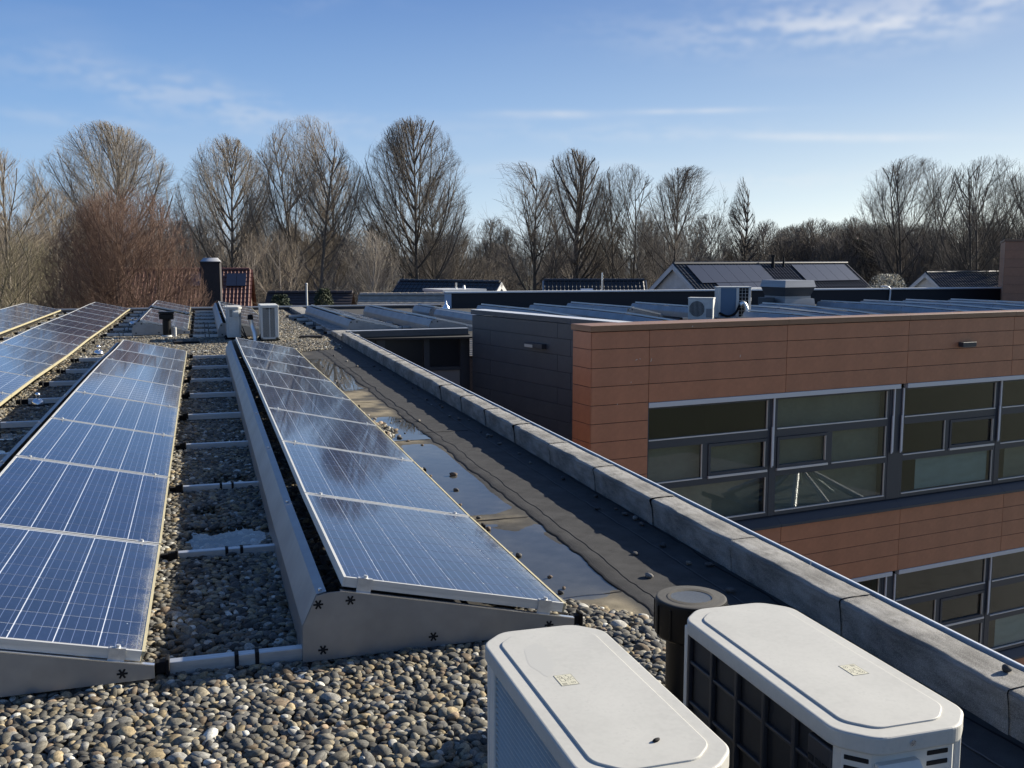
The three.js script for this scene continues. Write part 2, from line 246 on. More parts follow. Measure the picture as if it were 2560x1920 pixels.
// ---------------------------------------------------------------- parapet with bitumen coping strips and a metal trim
const parapet = thing('roof_parapet', 'low bitumen covered parapet along the right edge of the roof', 'parapet');
function copingStrip(z0, z1, low, seed) {
  const n = 26, h = low ? 0.07 : 0.14, x1 = low ? 3.05 : 2.805, pos = [], idx = [], uv = [];
  const prof = [[2.665, -0.045], [2.662, 0.02], [2.655, h * 0.6], [2.648, h - 0.018], [2.652, h - 0.005], [2.668, h + 0.001], [2.71, h + 0.004], [2.76, h + 0.005], [x1, h + 0.004]];
  for (let j = 0; j <= n; j++) {
    const t = j / n, z = mix(z0, z1, t), lap = 0.005 * smooth(0.09, 0.02, t), wob = (fbm(z * 4.2, seed, 3, 5) - 0.5), w2 = (fbm(z * 11, seed + 9, 2, 6) - 0.5);
    for (let k = 0; k < prof.length; k++) { const top = k > 2 ? 1 : 0.25; pos.push(prof[k][0] - (k < 6 ? (0.046 * wob + 0.012 * w2) * top : 0) - (k < 5 ? lap : 0), prof[k][1] + (k > 2 ? 0.008 * wob + 0.003 * w2 + lap : 0) + (k > 4 ? 0.006 * (fbm(z * 6, prof[k][0] * 14, 2, 3) - 0.5) : 0), z); uv.push(k * 0.06, z); }
  }
  const w = prof.length; for (let j = 0; j < n; j++) for (let k = 0; k < w - 1; k++) { const a = j * w + k; idx.push(a, a + w, a + 1, a + 1, a + w, a + w + 1); }
  const g = new THREE.BufferGeometry(); g.setAttribute('position', new THREE.Float32BufferAttribute(pos, 3)); g.setAttribute('uv', new THREE.Float32BufferAttribute(uv, 2)); g.setIndex(idx); g.computeVertexNormals(); return g;
}
{
  let z = 1.2, k = 0; while (z > -20.4) { const e = Math.max(z - 0.985, -20.55); part(parapet, 'coping_strip', copingStrip(z, e - 0.004, false, k * 1.7), M.slate); z = e; k++; }
  while (z > -33) { const e = Math.max(z - 0.99, -33.1); part(parapet, 'coping_strip', copingStrip(z, e - 0.004, true, k * 1.7), M.slate); z = e; k++; }
  part(parapet, 'core', merge([box(2.69, 2.80, -0.05, 0.128, -20.5, 1.2), box(2.69, 3.04, -0.05, 0.06, -33, -20.56)]), M.deck);
  for (let i = 0; i < 8; i++) part(parapet, 'metal_trim', rbox(2.834, 2.848, 0.02, 0.150, 1.2 - (i + 1) * 2.72 + 0.004, 1.2 - i * 2.72, 0.003), M.strip);
  part(parapet, 'gutter_gap', box(2.806, 2.832, 0.02, 0.128, -20.5, 1.2), M.hole);
}
const farEdge = thing('far_roof_edge', 'low dark upstand with pale trim along the far roof edge', 'parapet');
part(farEdge, 'upstand', metric(box(-14, 7.6, -0.06, 0.07, -33.3, -33.0), 1), M.bitumen);
part(farEdge, 'metal_trim', rbox(-14, 7.6, 0.072, 0.10, -33.34, -33.22, 0.004), M.rail);

// ---------------------------------------------------------------- gravel: river pebbles, uncountable
function pebbleGeo(detail, seed) {
  const g = new THREE.IcosahedronGeometry(1, detail), p = g.attributes.position, v = new THREE.Vector3();
  const ph = [seed * 1.3, seed * 2.1, seed * 0.7];
  for (let i = 0; i < p.count; i++) { v.fromBufferAttribute(p, i).normalize(); const k = 1 + 0.13 * Math.sin(2.1 * v.x + ph[0]) * Math.cos(1.7 * v.z + ph[1]) + 0.09 * Math.sin(3.2 * v.y + 2.4 * v.z + ph[2]); p.setXYZ(i, v.x * k, v.y * k, v.z * k); }
  const n = new Float32Array(p.count * 3); for (let i = 0; i < p.count; i++) { v.fromBufferAttribute(p, i).normalize(); n[3 * i] = v.x; n[3 * i + 1] = v.y; n[3 * i + 2] = v.z; }
  g.setAttribute('normal', new THREE.BufferAttribute(n, 3)); return g;
}
const pebbleTint = [[0.085, 0.083, 0.080, 16], [0.15, 0.146, 0.138, 22], [0.20, 0.185, 0.155, 20], [0.27, 0.235, 0.175, 16], [0.33, 0.265, 0.17, 7], [0.36, 0.35, 0.33, 8], [0.58, 0.57, 0.53, 3], [0.16, 0.125, 0.092, 6], [0.29, 0.22, 0.16, 2]];
const tintSum = pebbleTint.reduce((s, t) => s + t[3], 0);
function tint(r, c) { let k = r() * tintSum; for (const t of pebbleTint) { k -= t[3]; if (k <= 0) { const f = 1.1 * (0.6 + 0.8 * r()); return c.setRGB(t[0] * f, t[1] * f, t[2] * f * 0.95); } } return c.setRGB(0.2, 0.2, 0.2); }
M.pebble = phys({ color: 0xffffff, roughness: 0.8, specularIntensity: 0.4, map: dataTex(256, (u, v, o) => { const f = fbm(u * 8, v * 8, 4, 81, 8, 8), g = fbm(u * 40, v * 40, 2, 83, 40, 40); o[0] = o[1] = o[2] = 0.86 + 0.4 * (f - 0.5) + 0.35 * (g - 0.5); }) });
const gravelPools = [[-0.19, 0.36, -6.42, -5.76], [-0.02, 0.36, -7.85, -7.4], [0.06, 0.36, -9.5, -9.08], [-0.12, 0.1, -6.85, -6.62], [-2.05, -1.62, -9.6, -8.9], [-2.0, -1.6, -10.6, -10.1]];
const dip = (x, z) => { let d = 0; for (const [a, b, c, e] of gravelPools) { const u = (x - (a + b) / 2) / ((b - a) / 2), w = (z - (c + e) / 2) / ((e - c) / 2), r = Math.sqrt(u * u + w * w) + (fbm(x * 9, z * 9, 3, 19) - 0.5) * 0.9; d = Math.max(d, smooth(1.15, 0.72, r)); } return d; };
function gravelEdge(z) { // right-hand limit of the gravel
  const n = (fbm(z * 1.6, 3, 4, 23) - 0.5);
  if (z > -4.15) return 1.98 + n * 0.25;
  if (z < -19.0) return 2.50 + n * 0.08;
  if (z < -18.2) return mix(1.62, 2.45, smooth(-18.2, -19.0, z)) + n * 0.3;
  const heap = 0.30 * Math.exp(-(((z + 9.75) / 0.62) ** 2)) + 0.10 * Math.exp(-(((z + 8.6) / 0.5) ** 2)) + 0.14 * Math.exp(-(((z + 5.35) / 0.3) ** 2)) + 0.42 * smooth(-4.75, -4.2, z) + 0.16 * Math.exp(-(((z + 10.9) / 0.5) ** 2)) + 0.08 * Math.exp(-(((z + 7.0) / 0.25) ** 2));
  return 1.475 + heap + n * 0.12;
}
const rowsLow = [1.482, -0.259, -2.05, -3.93];
const hidden = (x, z) => { // well under a row of panels
  for (let k = 0; k < 4; k++) { const d = rowsLow[k] - x; if (d > 0.12 && d < 0.80) { if (k === 0 && ((z < -4.15 && z > -17.2) || (z < -22.1 && z > -31.8))) return true; if (k === 1 && ((z < -4.15 && z > -17.2) || (z < -23.1 && z > -32))) return true; if (k > 1 && z < -4.2 && z > -32) return true; } }
  return false;
};
{
  const r = rngOf(77), geoN = [pebbleGeo(2, 1), pebbleGeo(2, 2.3), pebbleGeo(2, 4.1)], geoF = [pebbleGeo(1, 1.6), pebbleGeo(1, 3.2)];
  const m4 = new THREE.Matrix4(), q = new THREE.Quaternion(), e = new THREE.Euler(), s = new THREE.Vector3(), t = new THREE.Vector3(), c = new THREE.Color();
  const near = [[], [], []], far = [[], []];
  const put = (x, z, size, y) => {
    const a = size * (0.85 + 0.5 * r()), f = 0.42 + 0.3 * r(), b = size * (0.65 + 0.35 * r());
    e.set((r() - 0.5) * 0.9, r() * 6.283, (r() - 0.5) * 0.9); q.setFromEuler(e); s.set(a, size * f, b); t.set(x, y, z); m4.compose(t, q, s);
    const list = z > -9 ? near[Math.floor(r() * 3)] : far[Math.floor(r() * 2)]; tint(r, c); list.push([m4.clone(), c.r, c.g, c.b]);
  };
  const cover = (x0, x1, z0, z1, step, layers) => {
    for (let L = 0; L < layers; L++) for (let z = z1; z > z0; z -= step) for (let x = x0; x < x1; x += step) {
      const px = x + (r() - 0.5) * step * 1.1 + (L % 2) * step / 2, pz = z + (r() - 0.5) * step * 1.1;
      if (px > gravelEdge(pz) || hidden(px, pz)) continue;
      const d = pz < -4 && px < 0.6 ? dip(px, pz) : 0; if (d > 0.45 && L > 0) continue; if (d > 0.8 && r() < 0.6) continue;
      const big = r() < 0.06 ? 1.55 : r() < 0.25 ? 0.72 : 1, size = 0.0200 * big * (step / 0.0290);
      const thin = smooth(gravelEdge(pz), gravelEdge(pz) - 0.14, px); if (thin < 0.95 && r() > 0.35 + 0.65 * thin) continue;
      put(px, pz, size, -0.047 + 0.012 + L * 0.0165 * thin + (fbm(px * 2.5, pz * 2.5, 2, 6) - 0.5) * 0.016 * thin - 0.014 * d + r() * 0.006);
    }
  };
  cover(-1.9, 2.2, -4.2, -0.9, 0.029, 3);
  cover(-0.5, 0.62, -9, -4.2, 0.029, 3); cover(-2.3, -1.3, -9, -4.2, 0.029, 2); cover(1.3, 2.0, -9, -4.2, 0.029, 2);
  cover(-0.5, 0.62, -17.5, -9, 0.030, 2); cover(1.3, 2.0, -17.5, -9, 0.030, 2); cover(-2.3, -1.2, -17.5, -9, 0.030, 2); cover(-4.2, -2.95, -20, -11, 0.032, 2);
  cover(-5, 2.6, -23.2, -17.5, 0.033, 2); cover(-5, 2.6, -33, -23.2, 0.036, 2);
  let count = 0;
  const build = (geo, list, name) => { const im = new THREE.InstancedMesh(geo, M.pebble, list.length); list.forEach(([m, a, b, g], i) => { im.setMatrixAt(i, m); im.setColorAt(i, c.setRGB(a, b, g)); }); shade(im); im.name = name; count += list.length; return im; };
  const gravel = new THREE.Group(); gravel.name = 'gravel'; scene.add(gravel); tag(gravel, 'rounded river pebbles spread over the flat roof', 'gravel', null, 'stuff');
  near.forEach((l, i) => gravel.add(build(geoN[i], l, 'pebbles'))); far.forEach((l, i) => gravel.add(build(geoF[i], l, 'pebbles')));
  console.log('gravel', count);
  // loose stones one can count on the bare membrane
  const loose = geoN, rl = rngOf(5), group = 'loose pebbles on the roof membrane';
  const mats = [[0.12, 0.115, 0.11], [0.22, 0.2, 0.17], [0.32, 0.30, 0.27], [0.17, 0.13, 0.1], [0.08, 0.08, 0.08]].map((k) => { const m = M.pebble.clone(); m.color = lin(...k); return m; });
  const lay = (x, z, size, label, y, mat) => { const p = solid('loose_pebble', loose[Math.floor(rl() * 3)], mat || mats[Math.floor(rl() * 5)], label, 'pebble', label.startsWith('small') ? group : undefined); const f = 0.5 + 0.2 * rl(); p.scale.set(size * (0.9 + 0.4 * rl()), size * f, size * (0.7 + 0.3 * rl())); p.rotation.set(0, rl() * 6, 0); p.position.set(x, (y ?? sheetHeight(x, z) + (x > 2.02 ? 0.006 : 0)) + size * f * 0.88, z); return p; };
  const dryLabel = 'small pebble lying loose on the dry membrane strip beside the parapet', wetLabel = 'small pebble lying loose in the shallow water beside the panels';
  for (let i = 0; i < 34; i++) { const z = -4.2 - Math.pow(rl(), 1.3) * 12, x = 2.44 + rl() * 0.19; lay(x, z, 0.012 + 0.012 * rl(), dryLabel, sheetHeight(x, z) + 0.012); }
  for (const [x, z] of [[2.28, -4.5], [2.33, -4.3], [2.2, -4.75], [2.36, -4.05], [2.40, -4.12], [2.42, -3.95], [2.47, -4.0], [2.38, -3.85], [2.5, -3.75], [2.3, -5.15], [2.09, -10.15], [2.12, -17.4], [2.2, -16.4], [2.25, -15.6]]) lay(x, z, 0.017 + 0.009 * rl(), dryLabel);
  for (let i = 0; i < 46; i++) { const z = -4.5 - rl() * 6.3, x = gravelEdge(z) + 0.03 + Math.pow(rl(), 2.0) * 0.26; if (x < 1.93) lay(x, z, 0.012 + 0.011 * rl(), wetLabel); }
  for (let i = 0; i < 16; i++) lay(1.55 + rl() * 0.3, -13.2 - rl() * 4, 0.012 + 0.01 * rl(), wetLabel);
  lay(1.56, -5.62, 0.040, 'largest dark stone in the water beside the first panel joint', undefined, mats[0]);
  lay(2.75, -2.86, 0.021, 'single black pebble lying on top of the parapet', 0.146, mats[4]);
  lay(1.82, -7.55, 0.026, 'dark wet stone standing alone in the long puddle', undefined, mats[3]);
}
for (const [i, [a, b, c2, d]] of gravelPools.entries()) pool('', a - 0.02, b + 0.02, c2 - 0.05, d + 0.05, -0.0165 - 0.0004 * i, ['wide rain puddle in the shaded gravel between the two near rows', 'thin puddle in the gravel just beyond the third rail', 'puddle in the gravel before the fourth rail', 'smallest puddle in the gravel between the two near rows', 'puddle in the gravel at the left frame edge, nearer one', 'puddle in the gravel at the left frame edge, farther one'][i], true);
console.log('roof done');
// ---------------------------------------------------------------- solar panels
const PL = 1.65, PW = 0.99, PITCH = 1.67;
const CELL = { mx: 0.0265, my: 0.014, s: 0.156, l: 0.1538, gx: 0.0064, gy: 0.0052 }; // l along the row, s across it
function panelTexture(seed, dust) {
  const W = 1650, H = 990, cv = document.createElement('canvas'); cv.width = W; cv.height = H; const c = cv.getContext('2d'), r = rngOf(seed);
  c.fillStyle = '#b6bfcc'; c.fillRect(0, 0, W, H);
  for (let i = 0; i < 10; i++) for (let j = 0; j < 6; j++) {
    const x = 1000 * (CELL.mx + i * (CELL.l + CELL.gx)), y = 1000 * (CELL.my + j * (CELL.s + CELL.gy)), k = r() * 10 - 5;
    c.fillStyle = `rgb(${25 + k * 0.5},${32 + k * 0.6},${54 + k})`; c.fillRect(x, y, 153.8, 156);
    for (let n = 0; n < 46; n++) { const a = 0.05 + 0.07 * r(), b = r(); c.fillStyle = b < 0.5 ? `rgba(50,64,104,${a})` : `rgba(12,17,38,${a})`; c.beginPath(); const px = x + r() * 156, py = y + r() * 156, w = 8 + r() * 26; c.save(); c.beginPath(); c.rect(x, y, 153.8, 156); c.clip(); c.beginPath(); c.moveTo(px, py); c.lineTo(px + w, py + (r() - 0.5) * w); c.lineTo(px + (r() - 0.3) * w, py + w); c.fill(); c.restore(); }
    c.fillStyle = 'rgba(150,164,196,0.8)'; for (let b = 0; b < 4; b++) c.fillRect(x, y + 156 * (b + 0.5) / 4 - 0.8, 153.8, 1.6);
  }
  for (let n = 0; n < 34; n++) { c.fillStyle = `rgba(225,228,228,${0.35 + 0.5 * r()})`; c.beginPath(); c.ellipse(r() * W, r() * H, 1 + r() * 4, 1 + r() * 2, r() * 3, 0, 7); c.fill(); }
  for (let n = 0; n < 26000 * dust; n++) { const d = -Math.log(1 - r() * 0.999) * 24, x = r() * W, y = H - d * (0.35 + 1.3 * vnoise(x / 70, 3, seed)); c.fillStyle = `rgba(${176 + r() * 30},${168 + r() * 24},${138 + r() * 20},${0.10 + 0.35 * r()})`; c.fillRect(x, y, 1.2 + r() * 3, 1.2 + r() * 2.6); }
  for (let n = 0; n < 2600; n++) { c.fillStyle = `rgba(170,175,180,${0.05 + 0.10 * r()})`; c.fillRect(r() * W, r() * H, 1 + r() * 2, 1 + r() * 2); }
  const t = new THREE.CanvasTexture(cv); t.colorSpace = THREE.SRGBColorSpace; t.anisotropy = 8; return t;
}
const panelMats = [[3, 1], [8, 0.55], [15, 1.5]].map(([s, d]) => phys({ map: panelTexture(s, d), roughness: 0.42, clearcoat: 1, clearcoatRoughness: 0.045, specularIntensity: 0.4 }));
const backMat = phys({ color: lin(0.60, 0.63, 0.68), roughness: 0.45, clearcoat: 1, clearcoatRoughness: 0.045, specularIntensity: 0.4 });
// panel axes: x from the low edge (0) to the high edge (-0.99), z from the near end (0) to the far end (-1.65), top of the frame at y = 0
function laminate(x0, x1, z0, z1, y) {
  const g = new THREE.BufferGeometry(); const P = [x0, y, z0, x1, y, z0, x1, y, z1, x0, y, z1];
  g.setAttribute('position', new THREE.Float32BufferAttribute(P, 3)); g.setAttribute('normal', new THREE.Float32BufferAttribute([0, 1, 0, 0, 1, 0, 0, 1, 0, 0, 1, 0], 3));
  const uv = []; for (let i = 0; i < 4; i++) uv.push(-P[3 * i + 2] / PL, 1 - (PW + P[3 * i]) / PW); g.setAttribute('uv', new THREE.Float32BufferAttribute(uv, 2));
  g.setIndex([0, 2, 1, 0, 3, 2]); return g;
}
const G = {
  frame: merge([box(-PW, -PW + 0.012, -0.04, 0, -PL, 0), box(-PW + 0.012, -0.012, -0.04, 0, -PL, -PL + 0.012), box(-PW + 0.012, -0.012, -0.04, 0, -0.012, 0)]),
  low: merge([box(-0.012, 0, -0.018, 0, -PL, 0), box(-0.009, -0.003, -0.04, -0.018, -PL, 0)]),
  skin: laminate(-0.012, -PW + 0.012, -0.012, -PL + 0.012, -0.003),
  back: laminate(-0.012, -PW + 0.012, -0.012, -PL + 0.012, -0.0045),
  under: box(-PW + 0.013, -0.013, -0.012, -0.0075, -PL + 0.013, -0.013),
  midClamp: merge([box(-0.028, 0.028, 0.0005, 0.005, 0.0, 0.022), cyl(0.009, 0.009, 0.009, 6, 0, 0.005, 0.011)]),
  endClamp: merge([box(-0.03, 0.03, -0.055, 0.004, 0.002, 0.007), box(-0.03, 0.03, 0.0005, 0.004, -0.014, 0.006), cyl(0.009, 0.009, 0.012, 6, 0, 0.004, -0.004), cyl(0.015, 0.015, 0.002, 12, 0, 0.004, -0.004)]),
};
const cellGeos = [];
for (let i = 0; i < 10; i++) for (let j = 0; j < 6; j++) {
  const z = -(CELL.mx + i * (CELL.l + CELL.gx)), x = -PW + CELL.my + j * (CELL.s + CELL.gy), a = 0.0012;
  const sh = [[x + a, z], [x + CELL.s - a, z], [x + CELL.s, z - a], [x + CELL.s, z - CELL.l + a], [x + CELL.s - a, z - CELL.l], [x + a, z - CELL.l], [x, z - CELL.l + a], [x, z - a]];
  const g = new THREE.BufferGeometry(), P = [], uv = [], idx = [];
  for (const [px, pz] of sh) { const e = 0.0012; P.push(px, -0.0028, pz); uv.push(-pz / PL, 1 - (PW + px) / PW); }
  for (const [px, pz] of sh) { P.push(px, -0.0046, pz); uv.push(-pz / PL, 1 - (PW + px) / PW); }
  for (let k = 1; k < 7; k++) idx.push(0, k, k + 1); for (let k = 0; k < 8; k++) { const b = (k + 1) % 8; idx.push(k, k + 8, b, b, k + 8, b + 8); }
  g.setAttribute('position', new THREE.Float32BufferAttribute(P, 3)); g.setAttribute('uv', new THREE.Float32BufferAttribute(uv, 2)); g.setIndex(idx); const f = g.toNonIndexed(); f.computeVertexNormals(); cellGeos.push(f);
}
const PLATE = [[0.032, 0.012], [0.032, 0.062], [-0.985, 0.285], [-1.040, 0.283], [-1.080, 0.275], [-1.139, 0.148], [-1.142, 0.0]];
function deflectorGeo(len) { const t = 0.004, pts = [[-1.142, 0.005], [-1.139, 0.148], [-1.080, 0.277], [-1.040, 0.285], [-1.040, 0.285 - t], [-1.080 + t, 0.273], [-1.139 + t, 0.147], [-1.142 + t, 0.005]]; return polyPrism(pts, len).translate(0, 0, -len); }
const deflG = deflectorGeo(PITCH - 0.006), boltG = cyl(0.008, 0.008, 0.008, 6), starG = merge([0, 1, 2].map((k) => new THREE.BoxGeometry(0.040, 0.0075, 0.003).rotateZ(k * Math.PI / 3)));
/* one row: low edge at (x, y, z) going away along -z turned by ang; yoff = height of each joint */
function panelRow(o) {
  const { x, z, n, ang = 0, y = 0.125, tilt = rad(12.3), where, group, cells = 0, yoff = [], plates = true, farPlate = true, rails = 0, simple = false, finish } = o;
  const at = (lx, ly, lz) => new THREE.Vector3(lx, ly, lz).applyAxisAngle(new THREE.Vector3(0, 1, 0), ang).add(new THREE.Vector3(x, 0, z));
  const h = (i) => yoff[Math.min(i, yoff.length - 1)] ?? 0;
  const mount = thing('mounting_frame', `galvanised mounting frame of the panel row ${where}`, 'mounting frame', 'panel mounting frames', [x, 0, z], ang);
  for (let i = 0; i < n; i++) {
    const p = at(0, y + h(i), -i * PITCH), s = thing('solar_panel', `${ord[i]} solar panel from near end, row ${where}`, 'solar panel', group, [p.x, p.y, p.z]);
    s.rotation.set(Math.atan((h(i + 1) - h(i)) / PITCH), ang, -tilt, 'YXZ');
    part(s, 'frame', G.frame, M.frame); part(s, 'frame_low_edge', G.low, finish === 'clean' ? M.frame : M.lichen, finish === 'clean' ? undefined : 'lower frame edge yellowed by lichen');
    const mat = panelMats[(i * 7 + n + Math.floor(Math.abs(x) * 3)) % 3];
    if (i < cells) { const b = part(s, 'laminate', G.back, backMat); for (const cg of cellGeos) part(b, 'cell', cg, mat); } else part(s, 'laminate', G.skin, mat);
    if (!simple) {
      part(s, 'underside', G.under, M.hole);
      for (const lx of [-0.10, -0.90]) { const c = part(s, 'clamp', i ? G.midClamp : G.endClamp, M.rail); c.position.set(lx, 0, 0); }
    }
    const d = part(mount, 'deflector', deflG, M.zinc); d.position.set(0, h(i), -i * PITCH); d.rotation.x = Math.atan((h(i + 1) - h(i)) / PITCH);
    if (!simple) for (const [bx, by] of [[-1.062, 0.282]]) { const b = part(d, 'bolt', boltG, M.alu); b.position.set(bx, by, -0.03); }
  }
  const plateG = o.plateG || (o.plateG = polyPrism(PLATE, 0.003));
  const addPlate = (zl, yl, front) => {
    const g = part(mount, 'end_plate', plateG, M.zinc); g.position.set(0, yl, zl);
    const a = Math.atan2(0.223, -1.017), len = Math.hypot(0.223, 1.017);
    part(g, 'flange', new THREE.BoxGeometry(len, 0.004, 0.022).rotateZ(-Math.atan2(0.223, 1.017)).translate(-0.4765, 0.1755, front ? -0.006 : 0.008), M.alu);
    if (front) for (const [sx, sy] of [[-1.075, 0.238], [-0.945, 0.243], [-0.085, 0.045], [-1.06, 0.045], [-0.6, 0.05]]) { const k = part(g, 'star_hole', starG, M.hole); k.position.set(sx, sy, 0.0035); }
  };
  if (plates) addPlate(0.012, h(0), true);
  if (plates && farPlate) addPlate(-n * PITCH - 0.004, h(n), false);
  for (let i = 0; i <= n; i++) {
    const zl = i === 0 ? -0.045 : -i * PITCH + 0.005, yb = Math.max(h(i), -0.01);
    if (rails) {
      const rl = part(mount, 'rail', rbox(-1.142 - rails, -1.12, -0.01, 0.048, zl - 0.022, zl + 0.022, 0.004), M.rail); rl.position.y = yb;
      part(rl, 'sleeve', rbox(-1.142 - rails - 0.075, -1.142 - rails, -0.008, 0.042, zl - 0.02, zl + 0.02, 0.004), M.rubber);
      if (i < 3) for (const bx of [-1.4, -1.32]) if (bx > -1.142 - rails + 0.1) part(rl, 'strap', box(bx - 0.008, bx + 0.008, -0.012, 0.052, zl - 0.026, zl + 0.026), M.rubber);
    }
    if (!simple) { const e = part(mount, 'rail_end', merge([rbox(0.034, 0.075, 0.012, 0.058, zl - 0.02, zl + 0.02, 0.004), rbox(0.072, 0.086, 0.004, 0.07, zl - 0.03, zl + 0.03, 0.004)]), M.rubber); e.position.y = yb; }
  }
  return mount;
}
const yC = [0.005, -0.015, -0.005, 0, 0.01, 0.01, -0.01, -0.01, -0.01], yB = [0.01, -0.02, 0, 0.005, 0.015, 0.02, 0.02, 0, 0.005];
panelRow({ x: 1.482, y: 0.128, z: -4.05, n: 8, cells: 4, yoff: yC, where: 'beside the wet membrane and parapet', group: 'panels of the near row beside the parapet', rails: 0.53 });
panelRow({ x: -0.259, y: 0.118, z: -4.02, n: 8, cells: 4, yoff: yB, where: 'left of the gravel aisle in front', group: 'panels of the near left row', rails: 0.50 });
panelRow({ x: -2.05, z: -3.95, n: 17, where: 'second from the left edge, unbroken', group: 'panels of the long left row', rails: 0.62, yoff: [0, 0.01, 0, -0.01, 0, 0.01, 0.015, 0, -0.01, 0, 0.01, 0.005, 0, -0.005, 0, 0.005, 0.01, 0] });
panelRow({ x: -3.94, z: -13.9, n: 11, where: 'at the far left edge', group: 'panels of the far left row', simple: true });
panelRow({ x: -0.30, z: -22.9, n: 3, where: 'behind the small cowl vent', group: 'panels behind the cowl vent', rails: 0.5 });
panelRow({ x: -0.32, z: -29.0, n: 2, y: 0.155, where: 'at the far edge before the chimney', group: 'panels at the far roof edge', rails: 0.5 });
panelRow({ x: 1.44, z: -22.0, n: 6, where: 'behind the two white condensers', group: 'panels behind the condensers', rails: 0.5 });
// the roofs beyond the parapet: the visible side is the back of each row
const rowFar = (fx, fz, n, ang, where, yoff, y) => { const d = n * PITCH; panelRow({ x: fx + 0.967 * Math.cos(ang) + d * Math.sin(ang), z: fz - 0.967 * Math.sin(ang) + d * Math.cos(ang), n, ang, where, group: 'panels on the lower roofs beyond the parapet', yoff, simple: true, finish: 'clean', y: y ?? 0.125, rails: 0.45 }); };
rowFar(2.92, -28.9, 4, rad(2.4), 'on the link roof nearest the parapet');
rowFar(4.49, -28.5, 4, rad(3.6), 'second on the link roof from the parapet');
rowFar(5.90, -28.6, 1, rad(4), 'alone on the link roof near the screen wall');
rowFar(6.05, -26.5, 2, rad(5), 'on the link roof behind the silver pipe', undefined, 0.10);
const sag = [-0.17, -0.12, -0.05, 0, 0, 0, 0];
rowFar(7.63, -28.1, 5, rad(9), 'on the orange wing nearest its grey wall', sag);
rowFar(9.14, -27.9, 6, rad(9), 'on the orange wing second from its grey wall', [-0.2, -0.15, -0.08, -0.02, 0, 0, 0]);
rowFar(10.54, -28.6, 2, rad(9), 'of two panels alone on the orange wing');
rowFar(12.36, -28.0, 2, rad(9), 'on the wing behind the small condenser');
rowFar(13.20, -22.9, 2, rad(9), 'on the wing before the tall condenser', [-0.05, 0, 0]);
rowFar(14.20, -27.2, 5, rad(9), 'on the wing right of the tall condenser', sag);
rowFar(15.75, -26.5, 4, rad(9), 'on the wing before the roof ventilator', sag);
rowFar(18.32, -27.4, 5, rad(9), 'on the wing, fourth from the right edge', sag);
rowFar(19.87, -27.4, 5, rad(9), 'on the wing, third from the right edge', sag);
rowFar(21.44, -27.4, 5, rad(9), 'on the wing, second from the right edge', sag);
rowFar(22.99, -27.2, 5, rad(9), 'on the wing at the right edge', sag);
console.log('panels done');
// ---------------------------------------------------------------- condenser units, vents and small roof things
function lidShape(w, d, c) { const s = new THREE.Shape(), a = w / 2, b = d / 2, r = c * 0.42; const P = [[-a + c, -b], [a - c, -b], [a, -b + c], [a, b - c], [a - c, b], [-a + c, b], [-a, b - c], [-a, -b + c]];
  const n = P.length; for (let i = 0; i < n; i++) { const p0 = P[(i + n - 1) % n], p = P[i], p1 = P[(i + 1) % n]; const t = (q) => { const L = Math.hypot(q[0] - p[0], q[1] - p[1]), k = Math.min(r / L, 0.45); return [p[0] + (q[0] - p[0]) * k, p[1] + (q[1] - p[1]) * k]; }; const A = t(p0), B = t(p1); i ? s.lineTo(...A) : s.moveTo(...A); s.quadraticCurveTo(p[0], p[1], B[0], B[1]); } s.closePath(); return s; }
function noStepLabel() { // pictogram: no load and no step, drawn as flat print
  const cv = document.createElement('canvas'); cv.width = 256; cv.height = 176; const c = cv.getContext('2d');
  c.fillStyle = '#b9b6a2'; c.fillRect(0, 0, 256, 176); c.strokeStyle = '#4a4a45'; c.fillStyle = '#4a4a45'; c.lineWidth = 4; c.strokeRect(3, 3, 250, 170); c.lineWidth = 2; c.beginPath(); c.moveTo(4, 90); c.lineTo(252, 90); c.stroke();
  c.lineWidth = 5; for (const [x, y] of [[206, 44], [52, 132]]) { c.beginPath(); c.arc(x, y, 22, 0, 7); c.stroke(); c.beginPath(); c.moveTo(x - 15, y - 15); c.lineTo(x + 15, y + 15); c.stroke(); }
  c.strokeRect(96, 30, 70, 44); for (let k = 0; k < 4; k++) c.fillRect(18, 22 + k * 12, 44, 6); c.fillRect(18, 22, 5, 50);
  c.beginPath(); c.arc(180, 64, 9, 0, 7); c.fill(); c.beginPath(); c.moveTo(170, 72); c.lineTo(120, 80); c.lineTo(98, 74); c.stroke();
  c.beginPath(); c.arc(222, 112, 9, 0, 7); c.fill(); c.beginPath(); c.moveTo(214, 118); c.lineTo(170, 142); c.lineTo(118, 164); c.moveTo(170, 142); c.lineTo(196, 166); c.moveTo(190, 130); c.lineTo(150, 116); c.stroke(); c.strokeRect(112, 104, 40, 26);
  const t = new THREE.CanvasTexture(cv); t.colorSpace = THREE.SRGBColorSpace; t.anisotropy = 4; return t;
}
M.sticker = std({ map: noStepLabel(), roughness: 0.7 });
